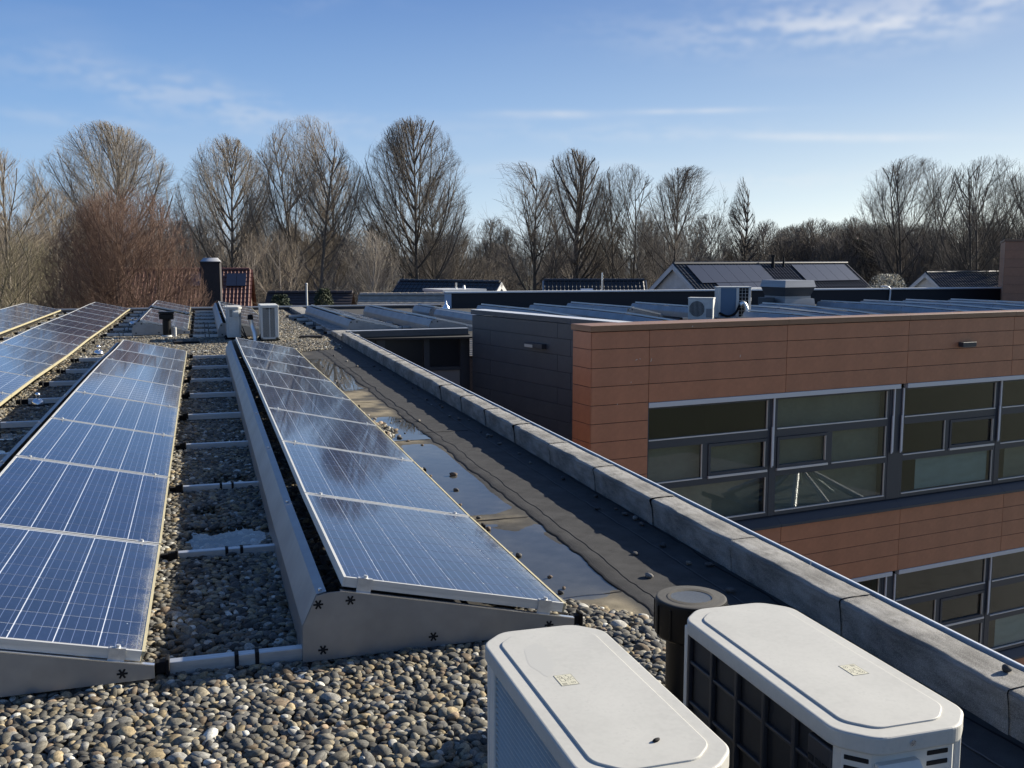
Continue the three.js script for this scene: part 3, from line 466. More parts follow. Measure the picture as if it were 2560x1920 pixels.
// condenser axes: long side along z, front grille towards -x (turn 180 degrees to show the coil)
function condenser(name, label, x, z, ry, o = {}) {
  const L = o.L ?? 0.80, D = o.D ?? 0.30, top = o.top ?? 0.63, foot = 0.07, t = thing(name, label, 'condenser', 'white condenser units on the roof', [x, -0.03, z], ry), T = top + 0.03;
  const w = D / 2, l = L / 2;
  part(t, 'lid', (() => { const g = new THREE.ExtrudeGeometry(lidShape(D + 0.034, L + 0.034, 0.065), { depth: 0.030, bevelEnabled: true, bevelThickness: 0.006, bevelSize: 0.006, bevelSegments: 3, curveSegments: 6 }); return metric(g.rotateX(-Math.PI / 2).translate(0, T - 0.044, 0), 1.6); })(), M.whiteLid);
  part(t, 'lid_panel', (() => { const g = new THREE.ExtrudeGeometry(lidShape(D - 0.038, L - 0.038, 0.052), { depth: 0.003, bevelEnabled: true, bevelThickness: 0.0025, bevelSize: 0.0025, bevelSegments: 2, curveSegments: 6 }); return metric(g.rotateX(-Math.PI / 2).translate(0, T - 0.0095, 0), 1.6); })(), M.whiteLid);
  const st = part(t, 'warning_sticker', new THREE.BoxGeometry(0.062, 0.0008, 0.045), M.sticker); st.position.set(o.sx ?? -0.05, T - 0.0036, o.sz ?? 0.1); st.rotation.y = o.sr ?? Math.PI / 2;
  // casing: frame posts, end panels, front with grille opening, back with coil
  const y0 = foot, y1 = T - 0.042;
  part(t, 'base_pan', rbox(-w + 0.004, w - 0.004, y0, y0 + 0.05, -l + 0.004, l - 0.004, 0.01), M.whiteOld);
  part(t, 'front_panel', merge([rbox(-w, -w + 0.022, y0 + 0.05, y1, l - 0.11, l - 0.022, 0.006), rbox(-w, -w + 0.022, y0 + 0.05, y1, -l + 0.022, -l + 0.07, 0.006), rbox(-w, -w + 0.022, y1 - 0.045, y1, -l + 0.07, l - 0.11, 0.006), rbox(-w, -w + 0.022, y0 + 0.05, y0 + 0.085, -l + 0.07, l - 0.11, 0.006)]), M.white);
  for (let k = 0, y = y0 + 0.093; y < y1 - 0.048; y += 0.0165, k++) part(t, 'grille_slat', new THREE.BoxGeometry(0.009, 0.0036, L - 0.18).rotateZ(0.3).translate(-w + 0.009, y, -0.02), M.white);
  for (let k = 0; k < 3; k++) part(t, 'grille_stay', box(-w + 0.012, -w + 0.016, y0 + 0.085, y1 - 0.045, mix(-l + 0.2, l - 0.25, k / 2) - 0.004, mix(-l + 0.2, l - 0.25, k / 2) + 0.004), M.white);
  part(t, 'fan_shroud', box(-w + 0.026, -w + 0.03, y0 + 0.06, y1 - 0.02, -l + 0.05, l - 0.09), M.hole);
  const fan = part(t, 'fan', cyl(0.055, 0.055, 0.02, 20).rotateZ(Math.PI / 2).translate(-w + 0.024, 0, 0), M.guard); fan.position.set(0, (y0 + y1) / 2, -0.02);
  // far end: the coil wraps round the corner; near end: slotted service panel
  part(t, 'coil', merge([box(w - 0.03, w - 0.012, y0 + 0.05, y1, -l + 0.03, l - 0.17), box(-w + 0.05, w - 0.03, y0 + 0.05, y1, -l + 0.012, -l + 0.03)]), M.coil);
  part(t, 'core', box(-w + 0.032, w - 0.032, y0 + 0.05, y1 - 0.003, -l + 0.034, l - 0.03), M.hole);
  for (const zz of [-l + 0.03, -l + 0.165, -l + 0.30, -l + 0.435, -l + 0.57]) part(t, 'coil_guard_bar', rbox(w - 0.012, w + 0.004, y0 + 0.05, y1 - 0.012, zz - 0.007, zz + 0.007, 0.004), M.guard);
  for (let k = 0; k < 4; k++) { const yy = mix(y0 + 0.09, y1 - 0.1, k / 3); part(t, 'coil_guard_bar', rbox(w - 0.012, w, yy - 0.005, yy + 0.005, -l + 0.03, l - 0.17, 0.003), M.guard); }
  part(t, 'corner_post', merge([rbox(w - 0.03, w + 0.002, y0 + 0.05, y1, -l, -l + 0.022, 0.004), rbox(-w, -w + 0.022, y0 + 0.05, y1, -l, -l + 0.022, 0.004)]), M.white);
  const svc = part(t, 'service_bracket', rbox(w - 0.02, w + 0.006, y0 + 0.06, y1 - 0.03, l - 0.165, l - 0.075, 0.006), M.guard);
  for (let a = 0; a < 3; a++) for (let b = 0; b < 9; b++) part(svc, 'vent_slot', box(w + 0.004, w + 0.0075, y1 - 0.09 - b * 0.024, y1 - 0.075 - b * 0.024, l - 0.158 + a * 0.027, l - 0.138 + a * 0.027), M.hole);
  // end panel with chamfered corners
  const ep = part(t, 'end_panel', (() => { const s = new THREE.Shape([[-w, l - 0.075], [-w, l - 0.045], [-w + 0.045, l], [w - 0.045, l], [w, l - 0.045], [w, l - 0.075]].map((p) => new THREE.Vector2(p[0], -p[1]))); const g = new THREE.ExtrudeGeometry(s, { depth: y1 - y0 - 0.05, bevelEnabled: false }); return metric(g.rotateX(-Math.PI / 2).translate(0, y0 + 0.05, 0), 1); })(), M.white);
  for (const [sx, sz, ang] of [[w - 0.0225, l - 0.0225, Math.PI / 4], [-w + 0.085, l, 0]]) for (let b = 0; b < 6; b++) { const k = part(ep, 'louvre_slot', new RoundedBoxGeometry(ang ? 0.052 : 0.055, 0.011, 0.004, 2, 0.0019), M.hole); k.position.set(sx, y1 - 0.03 - b * 0.024, sz); k.rotation.y = ang; }
  const hc = part(ep, 'valve_cover', (() => { const s = new THREE.Shape([[0, 0], [0.0, -0.13], [0.045, -0.13], [0.045, -0.035], [0.012, 0]].map((p) => new THREE.Vector2(...p))); return new THREE.ExtrudeGeometry(s, { depth: 0.10, bevelEnabled: true, bevelSize: 0.003, bevelThickness: 0.003, bevelSegments: 2 }).rotateY(-Math.PI / 2); })(), M.whiteOld); hc.position.set(0.095, y1 - 0.035, l + 0.002);
  const sc = part(t, 'screw', cyl(0.007, 0.007, 0.004, 10).rotateX(Math.PI / 2), M.alu); sc.position.set(0.02, T - 0.028, l + 0.022);
  for (const zz of [-l + 0.14, l - 0.14]) part(t, 'foot', merge([box(-w - 0.03, w + 0.03, 0.05, y0 + 0.004, zz - 0.025, zz + 0.025), rbox(-w - 0.05, w + 0.05, 0, 0.05, zz - 0.05, zz + 0.05, 0.008)]), M.rubber);
  return t;
}
condenser('condenser_unit', 'white condenser unit in front with a louvred grille facing the gravel', 0.855, -2.15, 0, { sx: -0.045, sz: -0.06, sr: Math.PI / 2 });
condenser('condenser_unit', 'white condenser unit in front with its dark coil guard showing', 1.452, -2.16, Math.PI, { sx: -0.07, sz: -0.1, sr: -Math.PI / 2 });
{ // rotate the second so that its service end still faces the lens: mirror along z
  const u = scene.children[scene.children.length - 1]; u.rotation.y = 0; u.scale.x = -1; u.traverse((m) => { if (m.name === 'warning_sticker') { m.position.set(-0.06, m.position.y, 0.10); m.scale.z = -1; } });
}
// black cowl vent beside the units
{
  const t = thing('roof_vent', 'wide black plastic roof vent between the two near condensers and the membrane', 'roof vent', null, [1.66, -0.045, -3.22]);
  part(t, 'pipe', cyl(0.088, 0.088, 0.36, 36), M.black);
  const prof = [[0.0, 0.462], [0.075, 0.462], [0.080, 0.468], [0.086, 0.462], [0.118, 0.466], [0.1265, 0.461], [0.130, 0.450], [0.130, 0.335], [0.120, 0.322], [0.085, 0.318]].map((p) => new THREE.Vector2(...p));
  part(t, 'cap_top', new THREE.LatheGeometry(prof.slice(0, 6), 48), M.dusty); part(t, 'cap', new THREE.LatheGeometry(prof.slice(5), 48), M.black);
  for (let k = 0; k < 12; k++) { const a = k / 12 * 6.283; const r = part(t, 'cap_rib', rbox(-0.004, 0.004, 0.335, 0.445, 0.126, 0.134, 0.002), M.black); r.rotation.y = a; }
  part(t, 'standing_water', new THREE.CircleGeometry(0.074, 40).rotateX(-Math.PI / 2).translate(0, 0.4628, 0), M.water);
  part(t, 'collar', cyl(0.13, 0.10, 0.02, 36), M.rubber);
}
{ // small black vent with a square cowl
  const t = thing('cowl_vent', 'small black vent pipe with square cowl beside the far panels', 'roof vent', null, [-0.72, -0.03, -22.4]);
  part(t, 'pipe', cyl(0.085, 0.085, 0.42, 20), M.black); part(t, 'cowl', merge([rbox(-0.145, 0.145, 0.395, 0.50, -0.12, 0.12, 0.01), rbox(-0.155, 0.155, 0.51, 0.55, -0.13, 0.13, 0.008)]), M.black);
  part(t, 'flange', cyl(0.13, 0.11, 0.06, 24), M.whiteOld); part(t, 'side_pipe', cyl(0.03, 0.03, 0.22, 12, 0.16, 0, 0.02), M.white);
}
const dome = (x, z, s, label) => { const t = thing('dome_vent', label, 'roof vent', 'silver dome vents along the left row', [x, -0.03, z]); part(t, 'skirt', cyl(0.12 * s, 0.10 * s, 0.04, 20), M.black); part(t, 'dome', new THREE.SphereGeometry(0.075 * s, 20, 12, 0, 6.3, 0, 1.6).scale(1, 0.85, 1).translate(0, 0.04, 0), M.silver); part(t, 'knob', new THREE.LatheGeometry([[0, 0.17], [0.018, 0.165], [0.03, 0.145], [0.02, 0.125], [0.014, 0.10], [0.02, 0.09]].map((p) => new THREE.Vector2(p[0] * s, p[1] * s)), 14), M.silver); };
dome(-1.80, -12.35, 1, 'nearest silver dome vent beside the long left row'); dome(-1.72, -18.6, 1.1, 'middle silver dome vent in the gravel between the rows'); dome(-1.66, -26.8, 1.1, 'farthest silver dome vent beside the long left row');
for (const [x, z, ry, label] of [[-0.32, -20.6, 0.1, 'dark rubber tile lying on the gravel behind the near rows'], [2.15, -21.3, -0.25, 'dark rubber tile lying on the gravel beside the parapet']]) { const t = solid('rubber_tile', new RoundedBoxGeometry(0.48, 0.045, 0.3, 2, 0.012), M.rubber, label, 'tile', 'dark tiles on the gravel'); t.position.set(x, 0.012, z); t.rotation.y = ry; }
// the two white units in the middle distance
condenser('condenser_unit', 'white condenser with its end towards us, left of the pair behind the near rows', 0.60, -21.55, 0, { top: 0.66, L: 0.78, D: 0.28 });
{
  const t = thing('condenser_unit', 'white condenser with a tall slatted face, right of the pair behind the near rows', 'condenser', 'white condenser units on the roof', [1.27, -0.03, -20.62]);
  part(t, 'casing', merge([rbox(-0.17, 0.17, 0.06, 0.72, -0.78, -0.02, 0.015), rbox(-0.175, 0.175, 0.68, 0.735, -0.79, 0.005, 0.012), rbox(-0.17, -0.135, 0.06, 0.72, -0.03, 0, 0.006), rbox(0.10, 0.17, 0.06, 0.72, -0.03, 0, 0.006), rbox(-0.17, 0.17, 0.06, 0.10, -0.03, 0, 0.006), rbox(-0.01, 0.005, 0.08, 0.7, -0.025, 0.0, 0.003)]), M.white);
  part(t, 'grille_back', box(-0.135, 0.10, 0.1, 0.68, -0.019, -0.015), M.hole);
  for (let k = 0; k < 30; k++) part(t, 'grille_slat', box(-0.135, 0.10, 0.108 + k * 0.019, 0.115 + k * 0.019, -0.012, -0.004), M.whiteOld);
  part(t, 'name_strip', box(-0.07, 0.04, 0.655, 0.668, 0.0, 0.003), M.guard);
  for (const z of [-0.12, -0.66]) part(t, 'foot', rbox(-0.2, 0.2, 0, 0.06, z - 0.05, z + 0.05, 0.008), M.rubber);
}
{
  const t = thing('insulated_pipe', 'white insulated pipe elbow with black cables between the two condensers', 'pipe', null, [0.93, -0.03, -20.9]);
  part(t, 'insulation', tube([[0.06, 0, 0.1], [0.05, 0.18, 0.06], [0.01, 0.32, 0], [-0.02, 0.46, 0]], 0.045, 20, 12), M.foil); part(t, 'boot', cyl(0.06, 0.05, 0.1, 14, -0.02, 0.44, 0), M.rubber);
  for (const [a, b, c] of [[-0.2, 0.2, 0.22], [-0.2, 0.24, 0.12], [-0.18, 0.22, 0.3]]) part(t, 'cable', tube([[a, c, -0.1], [a * 0.4, 0.06, 0.1], [b * 0.5, 0.05, 0.08], [b, 0.2, -0.02]], 0.011, 20, 6), M.rubber);
}
{ const t = thing('flag_pole', 'thin white pole rising behind the far roof edge', 'pole', null, [3.35, GROUND, -34.5]); part(t, 'shaft', cyl(0.045, 0.03, 8.35, 12), M.white); part(t, 'finial', new THREE.SphereGeometry(0.04, 12, 8).translate(0, 8.36, 0), M.white); part(t, 'base', cyl(0.12, 0.09, 0.15, 12), M.rail); }
{ const t = thing('dome_vent', 'silver vent pipe with pointed cap on the link roof', 'roof vent', null, [6.25, -0.02, -26.6]); part(t, 'pipe', cyl(0.06, 0.06, 0.3, 16), M.silver); part(t, 'cap', new THREE.LatheGeometry([[0.09, 0.28], [0.1, 0.32], [0.05, 0.40], [0.02, 0.44], [0.03, 0.47], [0, 0.52]].map((p) => new THREE.Vector2(...p)), 16), M.silver); }
// units on the orange wing
{
  const t = thing('condenser_unit', 'small square condenser with round fan grille on the orange wing roof', 'condenser', 'white condenser units on the roof', [12.3, 0, -23.65], rad(-38));
  part(t, 'casing', rbox(-0.32, 0.32, 0.05, 0.60, -0.15, 0.15, 0.015), M.whiteOld); part(t, 'lid', rbox(-0.33, 0.33, 0.585, 0.62, -0.16, 0.16, 0.01), M.white); part(t, 'fan_opening', cyl(0.2, 0.2, 0.006, 32).rotateX(Math.PI / 2).translate(-0.09, 0.33, 0.147), M.hole);
  for (let k = 0; k < 13; k++) { const x = -0.09 + (k - 6) * 0.032, h = Math.sqrt(Math.max(0.001, 0.21 ** 2 - (x + 0.09) ** 2)); part(t, 'grille_bar', box(x - 0.004, x + 0.004, 0.33 - h, 0.33 + h, 0.153, 0.162), M.whiteOld); }
  part(t, 'valve_cover', rbox(0.15, 0.29, 0.12, 0.34, 0.15, 0.17, 0.006), M.greyPanel); for (const x of [-0.22, 0.22]) part(t, 'foot', box(x - 0.04, x + 0.04, -0.02, 0.055, -0.18, 0.18), M.rubber);
}
{
  const t = thing('condenser_unit', 'tall condenser seen from behind with a foil wrapped pipe on the orange wing', 'condenser', 'white condenser units on the roof', [13.34, 0, -23.92], rad(-14));
  part(t, 'casing', merge([rbox(-0.44, -0.36, 0.05, 0.86, -0.17, 0.17, 0.01), rbox(0.05, 0.12, 0.05, 0.86, -0.17, 0.17, 0.01), rbox(0.38, 0.44, 0.05, 0.86, -0.17, 0.17, 0.01), rbox(-0.44, 0.44, 0.05, 0.10, -0.17, 0.17, 0.01), rbox(-0.43, 0.43, 0.06, 0.86, -0.16, 0.05, 0.01)]), M.white);
  part(t, 'lid', rbox(-0.45, 0.45, 0.85, 0.885, -0.18, 0.18, 0.01), M.white); part(t, 'coil', box(-0.36, 0.05, 0.1, 0.85, 0.06, 0.15), std({ color: lin(0.10, 0.16, 0.24), roughness: 0.5, metalness: 0.4 })); part(t, 'grille_back', box(0.12, 0.38, 0.1, 0.85, 0.06, 0.14), M.hole);
  for (let k = 0; k < 4; k++) part(t, 'grille_bar', box(0.12 + k * 0.085, 0.126 + k * 0.085, 0.1, 0.85, 0.15, 0.158), M.bead); for (let k = 0; k < 8; k++) part(t, 'grille_bar', box(0.12, 0.38, 0.16 + k * 0.09, 0.166 + k * 0.09, 0.158, 0.164), M.bead);
  part(t, 'foil_pipe', tube([[0.12, 0.42, 0.3], [0.2, 0.46, 0.3], [0.27, 0.36, 0.31], [0.3, 0.2, 0.32], [0.3, -0.02, 0.32]], 0.06, 24, 10), M.foil); part(t, 'cable', tube([[-0.4, 0.2, 0.2], [-0.2, 0.12, 0.28], [0.0, 0.2, 0.3], [0.1, 0.4, 0.3]], 0.03, 20, 8), M.rubber);
  part(t, 'side_valve', rbox(0.44, 0.49, 0.5, 0.6, -0.05, 0.05, 0.01), M.white); for (const x of [-0.32, 0.32]) part(t, 'foot', box(x - 0.05, x + 0.05, -0.02, 0.055, -0.2, 0.2), M.rubber);
}
{
  const t = thing('roof_ventilator', 'large grey roof ventilator with flared hood before the dark screen wall', 'roof ventilator', null, [17.72, -0.02, -28.3], rad(8));
  const frus = (w0, w1, y0, y1, m, n) => part(t, n, (() => { const g = new THREE.CylinderGeometry(w1 * 0.7071, w0 * 0.7071, y1 - y0, 4, 1).rotateY(Math.PI / 4).translate(0, (y0 + y1) / 2, 0).toNonIndexed(); g.computeVertexNormals(); return g; })(), m);
  frus(1.25, 1.15, 0, 0.38, M.zinc, 'base'); frus(1.0, 1.0, 0.38, 0.46, M.zinc, 'collar'); frus(0.98, 1.18, 0.46, 0.74, M.grey, 'skirt'); frus(1.22, 1.12, 0.74, 0.95, M.zinc, 'hood');
  part(t, 'side_box', rbox(-1.0, -0.66, 0.06, 0.42, -0.2, 0.2, 0.01), M.grey);
}
console.log('units done');

{ // what lies on the left lid: a stain of old water and a scrap of dirt
  const s = new THREE.Shape(); for (let k = 0; k < 30; k++) { const a = k / 30 * 6.2832, r = 0.75 + 0.5 * fbm(Math.cos(a) * 1.6 + 3, Math.sin(a) * 1.6 + 8, 3, 12); const x = Math.cos(a) * 0.035 * r, y = Math.sin(a) * 0.10 * r; k ? s.lineTo(x, y) : s.moveTo(x, y); }
  const lid = scene.children.find((o) => o.userData.label && o.userData.label.startsWith('white condenser unit in front with a louvred')); const st = part(lid, 'water_stain', new THREE.ShapeGeometry(s).rotateX(-Math.PI / 2), std({ color: lin(0.41, 0.405, 0.37), roughness: 0.5 })); st.position.set(-0.065, 0.6562, -0.20); st.rotation.y = -0.12;
  const d = solid('dirt_scrap', pebbleGeo(1, 3.3), M.rubber, 'small dark scrap of dirt lying on the left condenser lid', 'dirt'); d.scale.set(0.011, 0.004, 0.005); d.position.set(0.885, 0.629, -1.86); d.rotation.y = 0.5;
}
// ---------------------------------------------------------------- the orange clad wing across the courtyard
const A = rad(9.3), wing = thing('clad_wing', 'orange panelled wing with two bands of dark framed windows', 'building', null, [5.96, 0, -15.19], A);
// local x runs along the facade to the right, local z points out of it, y is the scene height
const COLS = [1.11, 4.04, 7.02, 9.97, 12.92, 15.87, 18.8], WEND = 18.8;
{
  const rw = rngOf(31);
  const boardCache = new Map();
  const board = (parent, x0, x1, y0, y1, z0, z1) => { const k = [x1 - x0, y1 - y0, z1 - z0].map((v) => v.toFixed(3)).join(); if (!boardCache.has(k)) boardCache.set(k, metric(new RoundedBoxGeometry(x1 - x0, y1 - y0, z1 - z0, 1, 0.0025), 0.7)); const m = part(parent, 'cladding_board', boardCache.get(k), rw() < 0.5 ? M.orange : M.orange2); m.position.set((x0 + x1) / 2, (y0 + y1) / 2, (z0 + z1) / 2); return m; };
  const g = 0.0045; // half a joint
  const course = [0.447, 0.165, -0.14, -0.445, -0.765];
  const bands = [[course, 0], [course.map((v) => v === 0.447 ? -3.225 : v - 3.70), 1]];
  bands[1][0] = [-3.225, -3.53, -3.835, -4.14, -4.465];
  for (const [ys] of bands) for (let c = 0; c < COLS.length - 1; c++) for (let k = 0; k < 4; k++) board(wing, COLS[c] + g, COLS[c + 1] - g, ys[k + 1] + g, ys[k] - g, -0.012, 0);
  for (let k = 0, y = 0.447; y > -7.4; k++) { const e = k === 0 ? 0.165 : y - 0.305; board(wing, 0.004, 1.11 - g, e + g, y - g, -0.012, 0); board(wing, -0.012, 0, e + g, y - g, -0.585, -0.004); y = e; }
  for (let c = 0; c < COLS.length - 1; c++) for (let k = 0; k < 3; k++) board(wing, COLS[c] + g, COLS[c + 1] - g, -6.93 - (k + 1) * 0.225 + g, -6.93 - k * 0.225 - g, -0.012, 0);
  // carcass behind the boards
  part(wing, 'backing_wall', merge([box(0.0, 1.10, GROUND, 0.44, -0.58, -0.024), box(1.10, WEND, -0.76, 0.44, -0.4, -0.024), box(1.10, WEND, -4.46, -3.24, -0.4, -0.024), box(1.10, WEND, GROUND, -6.94, -0.4, -0.024)]), M.joint);
  for (let c = 0; c < 6; c++) { const x0 = c ? COLS[c] : -0.035, x1 = COLS[c + 1]; part(wing, 'coping', metric(rbox(x0 + 0.002, x1 - 0.002, 0.455, 0.552, c ? -0.42 : -0.62, 0.028, 0.005), 0.7), M.cap); }
  // window bands
  const rails = [];
  const bayRoom = (y0, y1, n) => { part(wing, 'interior', merge([box(1.1, WEND, y0 - 0.02, y0, -6, -0.42), box(1.1, WEND, y1, y1 + 0.02, -6, -0.42), box(1.1, WEND, y0, y1, -6.05, -6), box(1.08, 1.1, y0, y1, -6, -0.42), box(WEND, WEND + 0.02, y0, y1, -6, -0.42), box(6.8, 6.95, y0, y1, -6, -0.42), box(12.7, 12.85, y0, y1, -6, -0.42)]), M.room); };
  bayRoom(-3.6, -0.7); bayRoom(-7.3, -4.4);
  const zf = -0.115; // window frames stand back from the boards
  const pane = (w, x0, x1, y0, y1, bead = true, tilt = 0) => {
    const p = part(w, 'pane', new THREE.BoxGeometry(x1 - x0, y1 - y0, 0.004), M.glass); p.position.set((x0 + x1) / 2, (y0 + y1) / 2, zf - 0.02); if (tilt) { p.rotation.x = tilt; p.position.z += 0.06; }
    if (bead) { part(w, 'glazing_bead', box(x0 - 0.005, x1 + 0.005, y0 - 0.014, y0 + 0.006, zf - 0.012, zf + 0.024), M.bead); part(w, 'glazing_bead', box(x1 - 0.014, x1 + 0.004, y0, y1, zf - 0.012, zf + 0.012), M.beadWarm); }
  };
  const windowAt = (x0, x1, xm, dy, kind) => {
    const w = sub(wing, 'window'), T = -0.85 + dy, B = -3.03 + dy, f = 0.065, bars = [];
    const bar = (a, b, c, d) => bars.push(rbox(a, b, c, d, zf - 0.06, zf + 0.012, 0.004, 1));
    bar(x0, x0 + f, B, T); bar(x1 - f, x1, B, T); bar(x0 + f, x1 - f, T - 0.05, T); bar(x0 + f, x1 - f, B, B + 0.085);
    bar(x0 + f, x1 - f, -1.58 + dy, -1.425 + dy); bar(x0 + f, x1 - f, -2.30 + dy, -2.175 + dy); bar(xm - 0.06, xm + 0.06, -2.175 + dy, -1.58 + dy);
    part(w, 'frame', merge(bars), M.navy);
    pane(w, x0 + f, x1 - f, -1.425 + dy, T - 0.05); pane(w, x0 + f, x1 - f, B + 0.085, -2.30 + dy);
    const cas = kind & 1 ? 1 : 0; // one of the two middle lights is an opening casement with its own sash
    for (let k = 0; k < 2; k++) {
      const a = k ? xm + 0.06 : x0 + f, b = k ? x1 - f : xm - 0.06;
      if (k === cas) { const s = 0.055; part(w, 'sash', merge([rbox(a + 0.004, a + s, -2.165 + dy, -1.585 + dy, zf - 0.03, zf + 0.03, 0.004, 1), rbox(b - s, b - 0.004, -2.165 + dy, -1.585 + dy, zf - 0.03, zf + 0.03, 0.004, 1), rbox(a + s, b - s, -1.64 + dy, -1.585 + dy, zf - 0.03, zf + 0.03, 0.004, 1), rbox(a + s, b - s, -2.165 + dy, -2.10 + dy, zf - 0.03, zf + 0.03, 0.004, 1)]), M.navy); pane(w, a + s, b - s, -2.10 + dy, -1.64 + dy, false); part(w, 'sash_sill', box(a, b, -2.195 + dy, -2.155 + dy, zf - 0.01, zf + 0.05), M.bead); part(w, 'glazing_bead', box(b - s - 0.012, b - s + 0.006, -2.10 + dy, -1.64 + dy, zf, zf + 0.036), M.beadWarm); }
      else pane(w, a, b, -2.175 + dy, -1.58 + dy);
    }
  };
  const wins = [[1.13, 3.80, 2.37], [3.90, 6.72, 5.23], [7.06, 9.74, 8.32], [9.83, 12.62, 11.2], [12.98, 15.7, 14.2], [15.8, 18.5, 17.1]];
  for (const dy of [0, -3.70]) {
    wins.forEach(([a, b, m], i) => windowAt(a, b, m, dy, [1, 0, 1, 1, 0, 1][i] + (dy ? 0 : 0)));
    part(wing, 'mullion', merge([[3.80, 3.90], [6.72, 7.06], [9.74, 9.83], [12.62, 12.98], [15.7, 15.8]].map(([a, b]) => rbox(a, b, -3.03 + dy, -0.85 + dy, zf - 0.08, zf + 0.02, 0.004, 1))), M.navy);
    for (const [a, b] of [[1.115, 6.88], [7.06, 12.76], [12.95, 18.6]]) part(wing, 'blind_box', rbox(a, b, -0.852 + dy, -0.766 + dy, -0.10, 0.012, 0.006), M.blind);
    for (const x of [3.85, 6.80, 7.04, 9.79, 12.70, 13.0]) { const r = sub(wing, 'blind_guide'); part(r, 'rail', rbox(x - 0.016, x + 0.016, -2.10 + dy, -0.854 + dy, zf + 0.03, zf + 0.06, 0.003, 1), M.blind); part(r, 'arm', rbox(x - 0.045, x - 0.02, -2.12 + dy, -1.38 + dy, zf + 0.045, zf + 0.07, 0.003, 1), M.blind); }
    // sloping metal sill in three metre lengths
    for (let c = 0; c < 6; c++) { const x0 = c ? COLS[c] - 0.03 : 1.12, x1 = COLS[c + 1] - 0.03; part(wing, 'sill', polyPrism([[0.16, -3.03 + dy], [0.16, -3.05 + dy], [-0.035, -3.18 + dy], [-0.04, -3.222 + dy], [-0.05, -3.222 + dy], [-0.05, -3.175 + dy]], x1 - x0 - 0.006).rotateY(Math.PI / 2).translate(x0, 0, 0), M.navy); }
  }
  // things close behind the glass
  const scr = (x0, x1, y0, y1, m = M.screen, n = 'roller_screen', z = -0.30) => part(wing, n, box(x0, x1, y0, y1, z - 0.006, z), m);
  scr(1.16, 3.76, -3.0, -1.52); scr(3.94, 6.66, -3.0, -0.9); scr(7.58, 9.62, -2.93, -2.30, M.board, 'white_board', -0.19); scr(10.3, 12.4, -3.0, -2.3, M.screen); scr(10.2, 12.5, -6.65, -6.02, M.board, 'white_board', -0.19);
  const paper = part(wing, 'paper_sheet', box(8.56, 8.86, -6.12, -5.83, -0.20, -0.198), M.trimWhite); paper.rotation.z = 0;
  const lamp = sub(wing, 'wall_lamp'); part(lamp, 'body', rbox(8.38, 8.76, -0.105, -0.015, 0, 0.12, 0.008), M.guard); part(lamp, 'diffuser', rbox(8.40, 8.74, -0.115, -0.1, 0.02, 0.11, 0.003), M.greyPanel);
  for (const [x, y, l, a] of [[0.86, -0.03, 0.05, 0.3], [0.93, -0.02, 0.03, -0.2], [1.15, -0.05, 0.07, 1.2], [0.76, -0.4, 0.025, 1], [0.5, -0.75, 0.03, 1], [1.95, 0.49, 0.03, 0.9], [3.0, -0.06, 0.05, 1.3]]) part(wing, 'splash_mark', new THREE.CircleGeometry(0.012, 8).scale(l / 0.024, 0.55, 1).rotateZ(a).translate(x, y, y > 0.45 ? 0.0292 : 0.0012), M.beadWarm);
  // grey side wall: an own run of boards behind the orange end
  const sw = sub(wing, 'side_wall'); const far = new THREE.Vector3(5.43, 0, -20.68).sub(wing.position).applyAxisAngle(new THREE.Vector3(0, 1, 0), -A); sw.position.copy(far).setY(0);
  const dir = new THREE.Vector3(1.3, 0, 4.91).normalize().applyAxisAngle(new THREE.Vector3(0, 1, 0), -A); sw.rotation.y = Math.atan2(dir.x, dir.z) - Math.PI / 2; // local x goes from the far end to the near end, local z points to -x of the scene
  const gb = (x0, x1, y0, y1, i) => { const m = part(sw, 'cladding_board', metric(new RoundedBoxGeometry(x1 - x0 - 0.008, y1 - y0 - 0.008, 0.012, 1, 0.002), 0.7), i % 2 ? M.grey : M.grey2); m.position.set((x0 + x1) / 2, (y0 + y1) / 2, 0.006); };
  for (let k = 0, y = 0.447; y > -6.9; k++) { const e = k === 0 ? 0.165 : y - 0.305; if (k % 2 === 0) { gb(0, 3.18, e, y, k); gb(3.18, 5.0, e, y, k + 1); } else { gb(0, 0.75, e, y, k); gb(0.75, 3.6, e, y, k); gb(3.6, 5.0, e, y, k + 1); } y = e; }
  part(sw, 'backing', box(0, 5.0, GROUND, 0.44, -0.12, -0.002), M.wallDark);
  for (const [a, b] of [[-0.03, 1.31], [1.312, 3.62], [3.622, 5.0]]) part(sw, 'coping', rbox(a, b, 0.46, 0.55, -0.3, 0.03, 0.004), M.grey);
  part(sw, 'coping_edge', box(-0.03, 5.0, 0.550, 0.556, -0.3, 0.024), M.trimWhite);
  part(sw, 'lamp', merge([rbox(2.2, 2.82, -0.06, 0.03, 0.014, 0.12, 0.006)]), M.guard); part(sw, 'lamp_diffuser', rbox(2.22, 2.5, -0.055, 0.0, 0.12, 0.125, 0.002), M.beadWarm);
}
// flat roof of the wing and the link
{
  const s = new THREE.Shape([[2.85, -20.9], [5.45, -20.72], [6.72, -15.9], [24.5, -18.75], [29.5, -18.9], [29.5, -32.4], [2.85, -33.0]].map((p) => new THREE.Vector2(p[0], -p[1])));
  const g = new THREE.ExtrudeGeometry(s, { depth: 0.04, bevelEnabled: false }).rotateX(-Math.PI / 2).translate(0, -0.06, 0);
  const m = shade(new THREE.Mesh(metric(g, 1), M.deck)); m.name = 'rear_roof'; scene.add(m); tag(m, 'dark flat roof of the wings beyond the parapet', 'roof', null, 'structure');
}
